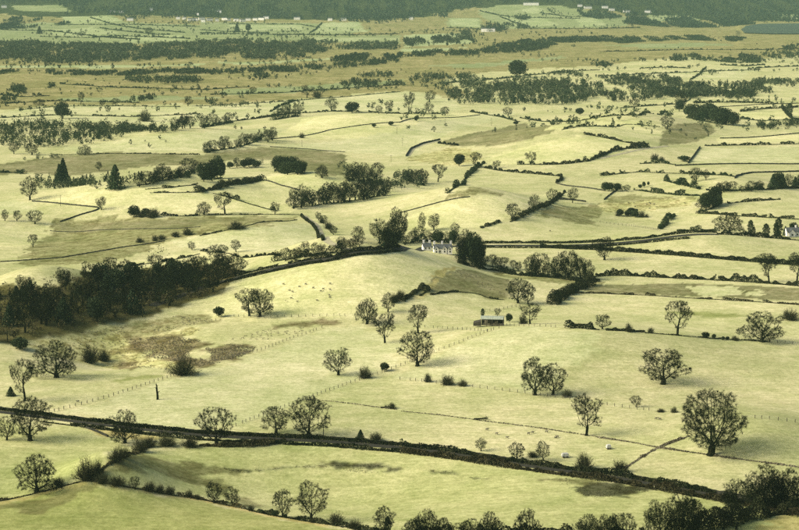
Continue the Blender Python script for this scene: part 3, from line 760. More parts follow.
for pts, h, w, lab in [
 ([(32,201.5),(70,205),(100,208),(97,210.5),(80,215),(60,222)], 1.4, 0.9, 'thin wall dropping left from the lone tree on the pale slope'),
 ([(675,166),(690,165.3),(720,164.4),(765,164.2),(830,164)], 1.8, 1.2, 'dark wall along the bottom of the wide far right field'),
 ([(688,163.5),(694,156),(700,147.5)], 2.2, 1.5, 'short dark wall climbing between two far right fields'),
 ([(735,178.5),(742,174.5),(752,173),(799,171.8),(830,171.5)], 2.0, 1.5, 'dark wall cornering down beside the right edge spinney'),
 ([(553,199),(570,200),(586,202)], 1.8, 1.3, 'short black wall below the small tree above the rough pasture'),
 ([(556,183.5),(566,186),(590,188.5),(605,191)], 1.5, 1.0, 'thin wall from the hedge corner toward the dark tree row'),
 ([(604,200),(612,193.5),(617,190)], 1.5, 1.0, 'short wall running up to the left end of the dark tree row'),
 ([(263,180.5),(280,185.5),(300,190.5)], 1.4, 0.9, 'faint wall crossing the pale slope behind the tree belt'),
 ([(270,147),(310,149.5),(345,152.3)], 1.2, 0.8, 'faint wall along the top of the brown field'),
 ([(270,139.5),(330,130),(400,122.5),(430,118),(480,115)], 1.3, 0.9, 'thin wall slanting up across the far pale fields'),
 ([(720,138.5),(745,138),(799,133.5)], 1.6, 1.0, 'thin wall along the top of the bright far right strip'),
 ([(720,107),(755,105),(799,103.5)], 1.6, 1.0, 'thin wall above the far right orange field'),
 ([(108,437),(95,431),(86,428)], 1.1, 0.8, 'short broken wall below the lane near the dark tree'),
 ([(400,213),(430,205),(450,200),(470,197)], 1.0, 0.8, 'faint wall along the crest of the smooth domed field'),
 ([(0,262),(60,258),(125,247),(165,241)], 0.9, 1.0, 'faint bank slanting across the rough brown pasture at left'),
 ([(50,231),(100,230),(150,229),(200,227)], 0.7, 1.0, 'low bank along the middle of the rough brown pasture'),
]: wall(pts, h * 0.62, w * 0.7, lab)
for pts, lab in [
 ([(46,414),(90,402.5),(115,395.5),(150,383.5),(180,374)], 'post and wire fence rising past the dead trunk to the marsh'),
 ([(236,426),(275,411),(317,395),(358,380.5),(400,366),(430,354),(465,341),(499,328.5)], 'long post fence slanting from the lane up to the barn'),
 ([(400,379.5),(440,383.5),(500,390.5),(540,395),(600,404),(660,411.5)], 'post fence running right below the pair of oaks'),
 ([(742,418),(770,420),(799,423.5),(840,427)], 'post fence running right from behind the great oak'),
 ([(215,362),(236,356),(256,352.5),(289,339.5),(322,328)], 'post fence along the edge of the brown rush bed'),
 ([(225,316.5),(260,318),(310,316.5),(355,316)], 'faint post fence along the foot of the smooth pale hill'),
 ([(425,327.5),(455,329),(487,331.5)], 'short post fence left of the barn'),
 ([(500,326),(540,327),(565,328)], 'post fence between the barn and the hedge of shrubs'),
 ([(770,342.5),(785,343.5),(799,345),(830,348)], 'post fence right of the spreading dome tree'),
 ([(485,312),(500,310),(520,306)], 'short post fence behind the barn'),
 ([(600,222.5),(630,226),(660,231)], 'faint post fence across the far pale field left of the slanted hedge'),
]: fence(pts, lab)

# ------------------------------------------------------------------ hedges: pixels, height m, thickness m, label, material, gaps
for pts, h, w, lab, mat, gp in [
 ([(88,480),(97,473),(118,461),(140,451),(150,446)], 0.9, 1.6, 'leafless hedge along the slanting edge of the near left field', 'hedge_brown', 0.25),
 ([(-30,505),(0,501),(37,492.5),(60,487),(85,481)], 1.0, 1.4, 'low hedge at the foot of the big rounded tree lower left', 'hedge_brown', 0.45),
 ([(85,481),(120,487),(160,493),(200,498.5),(245,509)], 1.2, 1.6, 'low gappy hedge along the bottom left field, upper stretch', 'hedge_brown', 0.35),
 ([(245,509),(280,517),(330,525),(380,533.5),(430,541)], 1.4, 2.0, 'shrubby hedge along the bottom field near the tall twin trees', 'hedge', 0.25),
 ([(395,537),(430,537.5),(500,539),(545,539),(575,538.5),(620,537.5),(660,535)], 3.4, 3.4, 'dark hedge beneath the bottom edge row of trees', 'hedge', 0.0),
 ([(690,535),(715,527),(740,521),(775,515),(799,510),(840,505)], 5.0, 6.5, 'black thicket under the clump in the lower right corner', 'hedge', 0.0),
 ([(565,328.5),(575,327.5),(590,329.5),(599,330)], 2.6, 3.0, 'clump of dark shrubs ending the hedge left of the small round tree', 'hedge', 0.0),
 ([(606,330.5),(622,331),(645,332.5)], 2.2, 2.0, 'row of shrubs just right of the small round tree', 'hedge', 0.2),
 ([(645,333),(676,335.5),(700,337.5),(740,340),(770,342)], 0.7, 0.9, 'low dark field line between the tall open tree and the dome tree', 'hedge', 0.3),
 ([(458,263),(475,267),(500,271),(540,277),(575,281),(600,281.5)], 2.2, 4.0, 'dark hedge curving above the brown rough patch', 'hedge', 0.1),
 ([(590,277),(615,275),(650,277),(700,279.5),(740,281.5),(799,286),(840,289)], 3.2, 5.0, 'broad black hedge across the right middle below the sloping pasture', 'hedge', 0.0),
 ([(552,305),(562,298.5),(575,291),(592,284.5)], 5.5, 8.0, 'bulky dark hedge slanting up to the black hedge', 'hedge', 0.0),
 ([(560,293),(600,293.5),(650,295.5),(686,298),(740,301),(799,305),(840,308)], 1.4, 2.2, 'thin hedge along the lower side of the brown roadside strip', 'hedge_brown', 0.25),
 ([(402,302),(412,295),(424,287),(430,289),(420,296)], 2.4, 3.5, 'shrubby hedge at the left corner of the brown rough patch', 'hedge', 0.1),
 ([(430,295),(455,291.5),(478,293.5),(490,299),(505,300)], 0.9, 1.6, 'low dark fringe along the lower edge of the brown rough patch', 'hedge', 0.2),
 ([(447,194),(455,188),(466,178),(477,168),(484,163)], 3.4, 5.0, 'thick hedge of round bushes slanting up to the wispy tree', 'scrub', 0.05),
 ([(484,168),(500,171),(520,173),(545,175),(561,176.5),(562,180),(556,183)], 2.4, 2.0, 'dark hedge bending down at its right end in the centre far fields', 'hedge', 0.05),
 ([(517,164.5),(540,165),(562,164.5),(590,161),(601,156)], 2.6, 3.0, 'bushy hedge along the foot of the bright far mound', 'hedge', 0.1),
 ([(510,222),(522,217),(545,207),(555,201),(565,192)], 3.0, 4.0, 'bushy hedge climbing right from the round tree on the domed field', 'hedge', 0.15),
 ([(480,228.5),(490,225.5),(500,222)], 1.8, 2.0, 'short hedge at the right foot of the domed field', 'hedge', 0.1),
 ([(438,143.5),(450,144.8),(459,145.8)], 2.2, 2.0, 'short dark hedge at the left tip of the far brown field', 'hedge', 0.1),
 ([(562,130),(590,126.5),(625,124.5),(660,127)], 2.2, 2.4, 'dotted hedge over the top of the upper bright mound', 'scrub', 0.3),
 ([(584,134.5),(605,138),(625,142.5),(645,145.5)], 3.0, 3.0, 'dark beaded hedge slanting down the right of the bright mound', 'hedge', 0.15),
 ([(600,157),(612,151.5),(622,149.5),(650,147)], 4.4, 5.0, 'clumped dark hedge at the right foot of the bright mound', 'hedge', 0.1),
 ([(705,146),(730,145.5),(760,145.2),(799,144),(840,143)], 2.6, 2.4, 'hedge of small bushes above the wide far right field', 'hedge', 0.2),
 ([(665,181),(680,185),(700,189.5)], 4.5, 5.0, 'line of bushes slanting down beside the grey spinney', 'scrub', 0.0),
 ([(634,190),(655,193),(680,195.5),(700,196)], 3.6, 4.5, 'grey brushy hedge below the slanted bushes', 'scrub', 0.05),
 ([(706,190.5),(735,191),(770,190),(799,188.5),(840,188)], 1.8, 2.2, 'dark hedge along the foot of the right spinneys', 'hedge', 0.05),
 ([(727,203.8),(745,202),(765,200.6),(780,199.6)], 1.8, 2.0, 'thin hedge right of the dark rounded wood', 'hedge', 0.1),
 ([(696,213.4),(720,214.6),(740,216.4),(770,218),(799,219.6),(840,221)], 2.4, 2.4, 'dark hedge crossing right from below the dark rounded wood', 'hedge', 0.1),
 ([(660,229.5),(667,221),(675,215.5)], 4.0, 5.0, 'fat slanted hedge standing alone in the pale field', 'scrub', 0.0),
 ([(677,231),(700,230.5),(718,231)], 3.0, 3.0, 'shrub hedge left of the spreading tree by the road end', 'scrub', 0.05),
 ([(717,234.5),(745,236),(770,238),(799,240.5),(840,243)], 2.6, 3.0, 'dark hedge at the foot of the poplars and the white house', 'hedge', 0.0),
 ([(200,215.5),(235,215),(270,214.5),(300,215)], 1.1, 1.4, 'low hedge along the foot of the pale slope under three trees', 'hedge', 0.2),
 ([(160,215.5),(180,216.5),(200,216)], 2.0, 2.4, 'shrub hedge right of the dark thicket on the slope', 'hedge', 0.2),
 ([(213,193.5),(225,196.5),(240,201),(260,207),(275,211)], 2.8, 3.2, 'hedge of loose bushes slanting down the pale slope', 'scrub', 0.35),
 ([(200,236),(225,231),(250,225.5),(297,220)], 0.9, 1.6, 'dark ditch line across the rough strip', 'hedge', 0.25),
 ([(200,251),(230,253.5),(265,255.5),(280,256)], 1.4, 1.6, 'thin hedge running right to the roadside trees', 'hedge', 0.15),
 ([(85,273),(120,266.5),(160,262.5),(200,254)], 1.6, 1.6, 'dotted hedge above the bright strip behind the dark wood', 'hedge', 0.3),
 ([(196,192.5),(215,189.5),(240,184),(262,180)], 4.0, 9.0, 'black wedge of dense hedge on the upper left slope', 'hedge', 0.0),
 ([(145,189.5),(170,188),(198,185)], 1.6, 1.8, 'dark hedge left of the black wedge', 'hedge', 0.1),
 ([(150,193),(175,193),(200,192.5)], 1.2, 1.2, 'thin dark hedge below the left end of the black wedge', 'hedge', 0.1),
 ([(0,173),(12,172.5),(24,174)], 4.0, 8.0, 'grey brush at the left edge of the brown field', 'scrub', 0.1),
 ([(200,127),(230,122),(255,119),(290,114),(330,111.5),(365,112.5),(400,114),(440,114)], 2.2, 2.6, 'long dark hedge under the far row of round trees', 'hedge', 0.1),
 ([(50,155.5),(90,154),(150,154),(200,155)], 1.0, 1.6, 'faint hedge along the top of the left brown field', 'hedge', 0.35),
 ([(196,106.5),(230,105),(280,102),(330,98),(400,92)], 1.8, 3.0, 'broken hedge between the far tan moor and the pale pasture', 'scrub', 0.4),
 ([(20,110),(60,106.5),(120,106.2),(180,107)], 1.4, 2.0, 'faint hedge under the lone far left trees', 'scrub', 0.35),
 ([(640,68.5),(665,67.5),(690,68.5)], 2.6, 3.0, 'dotted far hedge above the dark belt at right', 'scrub', 0.2),
 ([(720,65),(745,66.5),(765,65)], 3.0, 4.0, 'far hedge with bushes near the right skyline trees', 'scrub', 0.1),
 ([(748,69),(770,67.5),(799,66.5)], 2.6, 3.0, 'far beaded hedge at the upper right edge', 'scrub', 0.15),
 ([(693,103.5),(720,102.5),(750,103),(778,104)], 3.0, 3.0, 'dark straight hedge right of the round far woods', 'hedge', 0.05),
 ([(740,112),(760,109.5),(799,107.5)], 2.6, 2.4, 'beaded hedge above the bright field at the right edge', 'hedge', 0.2),
 ([(782,108),(787,114),(792,119)], 4.0, 4.0, 'short dark hedge dropping beside the bright field at right', 'hedge', 0.0),
]: hedge(pts, h * 0.76, w * 0.7, lab, mat, gp + 0.1, dens=1.1 if mat == 'hedge' else 0.9)
hedge([(596,437),(628,441.5),(655,447),(685,451.5),(712,455.5),(750,461),(799,467.5),(840,472)], 0.30, 1.6, 'low grassy bank line passing the foot of the great oak', 'rush', 0.3, 0.8, name='grass_bank', cat='bank')
hedge([(622,470),(642,457),(655,449),(672,442),(690,436)], 0.55, 2.0, 'rushy bank slanting up to the great oak from the lane', 'rush', 0.3, 0.9, name='grass_bank', cat='bank')
hedge([(398,411),(440,415),(480,420.5),(540,428),(596,436.5)], 0.18, 1.0, 'faint grassy path line running right across the centre field', 'rush', 0.0, 0.6, name='grass_bank', cat='bank')
hedge([(300,399),(340,402),(398,410)], 0.15, 0.9, 'faint grassy path line right of the big lane oak', 'rush', 0.0, 0.6, name='grass_bank', cat='bank')
# far field lines, a pixel or less thick
for pts, lab in [
 ([(90,18),(110,24),(140,29),(185,33)], 'far hedge line slanting through the left fields under the forest'),
 ([(0,30),(45,31),(100,37),(140,40)], 'far hedge line at the left edge'), ([(60,25),(140,25),(200,27)], 'far straight hedge line left of the village'),
 ([(40,37),(90,38),(120,36),(190,39)], 'far hedge line below the lone far tree'), ([(100,28),(130,32),(170,35)], 'far hedge line between two pale left fields'),
 ([(200,33),(260,34),(330,35.5),(400,34)], 'far tree-dotted hedge line below the village'), ([(200,30),(230,32),(270,33)], 'short far hedge line right of the village'),
 ([(230,24),(300,24.5),(320,28)], 'far hedge line right of the village houses'), ([(310,33),(318,27),(322,23)], 'far hedge line dropping between two pale fields'),
 ([(480,11),(510,17),(540,18),(580,19)], 'far hedge line across the slope fields at top centre'), ([(500,17),(512,22),(530,27)], 'far hedge line slanting beside the conifer clump'),
 ([(540,13),(570,17),(600,17)], 'far hedge line under the pale hall'), ([(520,28.5),(560,29),(600,29),(640,28)], 'far hedge line at the foot of the slope fields'),
 ([(446,28),(470,28.5),(484,30)], 'far hedge line left of the conifer clump'), ([(0,95),(20,97),(50,96)], 'faint moor hedge at the far left edge'),
]: hedge(pts, 2.4, 3.0, lab, 'scrub', 0.25, group=None)
# ------------------------------------------------------------------ lone trees: foot pixel, height px, width px, kind, label
LONE = [
 (711,455,66,64,'great_oak','great bare oak with a wide round crown, largest tree in the right foreground'),
 (663,384,36,48,'oak','spreading bare oak alone in the big right field'),
 (762,342,31,40,'dome','dense dome-shaped bare tree on the fence line at right'),
 (677.5,335,35,27,'airy','tall open-branched tree on the fence line at right centre'),
 (602.5,329,15,16,'round','small round tree on the hedge right of the shrub clump'),
 (586.5,435.5,43,31,'airy','bare tree with bushy lower trunk standing above the lane at right'),
 (535,395,38,33,'oak','larger left tree of the pair of oaks in the centre field'),
 (553,395,32,28,'round','smaller right tree of the pair of oaks in the centre field'),
 (417.5,366,36,35,'oak','broad bare tree below the slender one on the centre fence'),
 (418,333,29,22,'airy','slender open tree directly behind the broad centre tree'),
 (385,343,31,22,'airy','bare tree with two tiers left of the centre fence'),
 (367,324,26,24,'dome','dense low-crowned tree at the left end of the tree line'),
 (388,312,20,16,'tall','upright tree at the end of the shrub line on the hill foot'),
 (338.5,375,27,27,'oak','small oak alone in the left centre pasture'),
 (249.5,316,28,25,'airy','left tree of the pair at the foot of the smooth hill'),
 (260,316.5,28,28,'dome','denser right tree of the pair at the foot of the smooth hill'),
 (309,437,41,43,'oak','big bare oak standing on the lane wall, left of centre'),
 (276,433,27,30,'oak','ivy-stemmed tree just left of the big lane oak'),
 (216.5,445,38,36,'round','round-headed tree in front of the lane'),
 (125,443,34,29,'dome','dark compact tree below the lane at left'),
 (30,440.5,44,42,'oak','dark bushy tree in the left meadow below the lane'),
 (7,440,24,20,'round','small tree at the left edge of the meadow below the lane'),
 (25,401,43,24,'airy','tall ragged tree just above the lane at the left edge'),
 (56.5,377.5,37,44,'dome','wide low-branching tree at the edge of the marsh'),
 (37,492,38,44,'dome','large rounded tree with fanned branches, lower left'),
 (214,503,23,18,'round','left of two small round trees on the lower hedge'),
 (232.5,506,20,16,'round','right of two small round trees on the lower hedge'),
 (283,517,28,21,'round','bushy tree on the lower hedge beside the tall twin-stemmed tree'),
 (311,521,41,31,'tall','tall vase-shaped twin-stemmed tree on the lower hedge'),
 (384,534,29,24,'tall','upright tree at the bottom edge with a dark ivy stem'),
 (135,489,13,12,'round','tiny fan-shaped tree on the lower left hedge'),
 (481,451,14,12,'tall','small feathery tree on the lane right of centre'),
 (517,459.5,19,16,'round','neat oval small tree on the lane hedge'),
 (543,461,21,14,'tall','pointed small tree on the lane hedge right of the oval one'),
 (584,469,18,20,'bush','rounded bush tree on the lane hedge below the ivy oak'),
 (620,472,14,16,'bush','ragged bush on the lane hedge at right'),
 (636,407,12,11,'round','little round tree on the fence left of the great oak'),
 (518,303,25,25,'oak','dark spreading tree above the barn'),
 (528,304,20,14,'round','slimmer tree touching the dark tree above the barn'),
 (530,324,21,22,'airy','open tree on the fence right of the barn'),
 (604.5,260,24,22,'oak','dark flat-bottomed tree between the two road hedges'),
 (769,282,27,19,'airy','bare tree rising above the black hedge at right'),
 (797,281,26,20,'airy','bare tree at the right edge above the black hedge'),
 (767,264,11,16,'round','bushy tree on the long black hedge at right'),
 (797,264,12,16,'round','bushy tree at the right edge of the long black hedge'),
 (729,233,20,29,'dome','wide bare tree at the right end of the road'),
 (696,181.5,14,14,'round','round tree left of a slim pale one near the far right spinney'),
 (706,180,11,7,'tall','slim pale tree beside the round one near the far right spinney'),
 (512,219,16,15,'round','round tree at the right foot of the domed field'),
 (533.5,212,18,11,'tall','upright tree on the climbing hedge right of the domed field'),
 (553,204,16,13,'round','tree half way up the climbing hedge'),
 (572.5,203,16,10,'tall','small tree above the short black wall'),
 (438,182,18,15,'airy','tree at the right end of the middle wood in a pale field'),
 (475.5,168,16,12,'airy','wispy tree at the top of the slanting round bushes'),
 (459,166,12,11,'evergreen','dark round evergreen beside the wispy tree'),
 (531,165,14,11,'airy','small bare tree on the hedge under the bright mound'),
 (496,168,8,9,'round','tiny round tree at the start of the bending hedge'),
 (422,231,19,9,'tall','slim tree behind the white farmhouse'), (434,230,17,13,'round','round tree directly behind the white farmhouse'),
 (455,235,13,9,'round','pale tree right of the white farmhouse roofs'),
 (358,242,16,13,'round','round-topped tree by the road left of the farmhouse'),
 (204,214.5,13,15,'dome','umbrella-shaped dark tree on the pale slope'),
 (225,214,22,19,'airy','taller bare tree right of the umbrella-shaped one'),
 (275,214.5,13,9,'tall','small upright tree near the left end of the tree belt'),
 (322,178,13,14,'dome','round brown tree at the corner of the brown field'),
 (236,252,13,10,'tall','small bare tree on the hedge of the left middle field'),
 (30,200,24,20,'tall','big bushy tree at the left end of the pale slope'),
 (101.5,210,14,11,'oak','lone tree in the middle of the pale slope'),
 (99,170.5,9,7,'round','tiny lone tree in the brown field'),
 (33,247,13,11,'airy','small bare tree on the left edge of the rough pasture'),
 (17,221,11,9,'round','dark small tree on the far left pale field'), (5,221,12,8,'tall','slim tree at the left edge of the pale field'),
 (35,224,14,15,'round','bushy tree at the corner of the bright left field'),
 (85,155,10,14,'dome','squat round tree at the top of the left brown field'),
 (14,154,12,10,'tall','pale upright tree left of the squat round one'),(32,155,12,14,'round','bushy tree between the pale upright one and the brown field'),
 (63,118.5,17,14,'evergreen','solid dark tree alone in the far left pasture'),
 (40,111,12,11,'airy','two-tiered thin tree left of the solid dark one'),
 (81,105,13,7,'airy','slender tree at the edge of the far tan moor'),
 (102,106,7,7,'round','left of two tiny round trees on the moor edge'), (115.5,106,8,8,'round','right of two tiny round trees on the moor edge'),
 (188,106,10,9,'round','small round tree on the moor edge at left'), (145,121.5,12,13,'bush','leafless bush tree in the far left pasture'),
 (253,93.5,7,7,'round','tiny tree alone on the tan moor'), (307,98,13,12,'airy','pair-like tree on the tan moor left of centre'),(317,98,9,11,'bush','low bush right of the moor tree'),
 (331.5,111,13,13,'round','round tree highest in the far hedge row'), (352,113,11,13,'evergreen','dark tree on the far hedge right of the highest one'),
 (389,113,13,10,'airy','tree on the far hedge near its right end'), (379,114,9,7,'round','small tree left of the hedge-end tree'),
 (429.5,102,12,11,'round','neat round tree alone in the far centre pasture'), (409,113,21,13,'airy','tall uneven tree left of the neat round one'),
 (429,113,12,9,'tall','pale bare tree on the far hedge below the neat round one'),
 (517,77.5,17,19,'evergreen','big black round evergreen standing out on the far moor'),
 (508,116,9,10,'round','small tree in front of the far belt at centre'), (445,115.5,9,9,'round','dark small tree at the end of the far hedge'),
 (580,115,7,9,'evergreen','dark dot-like evergreen in the far right-centre field'),
 (635,111.5,13,10,'airy','bare tree left of the far round woods'), (667,129,14,13,'round','bare tree above the rough brown hollow'),
 (789,117,14,7,'poplar','narrow dark tree beside the bright field at the right edge'),
 (82,37,6,7,'round','lone round far tree in the pale fields near the top left'),
 (148.5,35,8,7,'tall','pale far tree right of the lone round one'), (39.5,34,8,6,'spruce','far pointed tree at top left'),
 (237,32,9,6,'spruce','far pointed dark tree right of the village'), (248,32,8,6,'evergreen','far dark tree next to the pointed one below the village'),
 (182.5,375,20,30,'bush','leaning bare bush at the foot of the brown rush bed'), (90,363,20,20,'bush','spindly bare bush in the marsh right of the wide tree'),
 (104,361,13,14,'bush','smaller bare bush in the marsh'), (20,349,12,18,'gorse','dark bush at the edge of the dark wood'),
 (219,317,11,10,'gorse','dark bush left of the hill-foot pair'), (384.5,371,9,9,'gorse','compact dark bush on the centre fence'),
 (364.5,378,13,14,'bush','pale bush on the centre fence'), (428,382,10,9,'bush','left of three stunted bushes on the centre fence'),
 (447.5,385,12,15,'bush','middle and widest of three stunted bushes on the centre fence'), (462.5,386,8,10,'bush','right of three stunted bushes, leaning'),
 (567,397,9,11,'bush','small bush right of the pair of oaks'), (523,324,9,10,'bush','shrub at the foot of the open tree by the barn'),
 (509,322,9,7,'gorse','dark shrub at the right end of the barn'), (482.5,317,9,4,'poplar','narrow shrub behind the left end of the barn'),
 (497.5,316,8,6,'round','little tree behind the barn roof'), (790,320,12,20,'bush','large bush at the right edge beyond the dome tree'),
 (705.5,338,6.5,7,'gorse','round black bush on the right fence'), (714,339,5.5,4,'gorse','thin bush next to the round black one'),
 (723,340,4,3.5,'gorse','first of two tiny shrubs near the dome tree'), (727.5,340,4,3.5,'gorse','second of two tiny shrubs near the dome tree'),
 (735,340.5,5.5,8,'bush','low shrub touching the dome tree'), (651,333,7,7,'bush','twin shrub left of the tall open tree'), (629,332,10,8,'bush','tallest shrub of the row right of the small round tree'),
 (661,412,4,10,'bush','low dead bush on the fence left of the great oak'), (674,412.5,7,8,'bush','russet bush on the fence left of the great oak'),
 (11,396,10,9,'spruce','small dark pine at the left edge above the lane'),
 (360.5,440,11,9,'spruce','small cone-shaped tree on the lane right of the big oak'), (376,441,10,15,'bush','low spreading shrub on the lane right of the cone tree'),
 (533,457,7,12,'bush','small pale bush between two lane trees'), (59,486,11,12,'bush','bush beside the large rounded tree lower left'),
 (86,480,24,22,'bush','biggest leafless bush at the hedge corner lower left'), (97,474,16,14,'bush','bush behind the biggest corner bush'),
 (116,462,16,16,'bush','bush half way along the slanting near hedge'), (124,458,13,14,'bush','dense bush above the half-way one on the near hedge'),
 (140,452,16,17,'bush','leafless bush at the top of the slanting near hedge'), (150,447,13,14,'bush','bush at the turn of the near hedge under the lane'),
 (167,446,13,21,'bush','wide bush just right of the near hedge turn'), (190,447,12,18,'bush','last wide bush before the round-headed lane tree'),
 (102,483,12,16,'bush','low bush right of the hedge corner'), (117,485.5,12,18,'bush','broad low bush on the lower left hedge'),
 (150,491,11,14,'bush','left of three bushes beyond the tiny fan tree'), (160,492.5,10,12,'bush','middle of three bushes beyond the tiny fan tree'), (170,494,10,12,'bush','right of three bushes beyond the tiny fan tree'),
 (189,496.5,8,9,'bush','small round bush left of the two round trees'), (197,499,6,7,'bush','smallest bush left of the two round trees'),
 (336,524,13,17,'bush','dark bush right of the tall twin-stemmed tree'), (355,529,11,15,'bush','low rounded bush at the bottom near the ivy stem tree'),
 (388,534,19,7,'poplar','dark ivy column at the bottom edge'),
 (140,242.5,6,9,'bush','rounded bush on the bank of the rough pasture'), (155,241,7,7,'bush','second bush along the bank of the rough pasture'), (162,239.5,6,9,'bush','third bush along the bank of the rough pasture'),
 (176,237,7,10,'bush','fourth bush along the bank of the rough pasture'), (188,235,8,12,'bush','widest bush along the bank of the rough pasture'), (192,250,9,8,'round','little tree on the bright field edge at left'),
 (237,229,9,20,'bush','broad brush heap on the ditch line'),
 (655,160,7,9,'bush','pale bush in the far right field'), (662,161,5,6,'bush','smaller bush beside the pale one in the far right field'), (684,161.5,6,11,'gorse','dark bush left of the wide far right field'),
 (516,125,4,5,'gorse','dot of a bush on the far pale field'),(416,121,5,4,'gorse','dot-like bush on the far slanting wall'),(374,127.5,4,4,'gorse','left of two dot bushes on the far slanting wall'),(391,125.5,4.5,5,'gorse','right of two dot bushes on the far slanting wall'),
 (302,138,6,6,'bush','bush at the left end of the far slanting wall'),
]
for a in LONE: tree_px(*a)
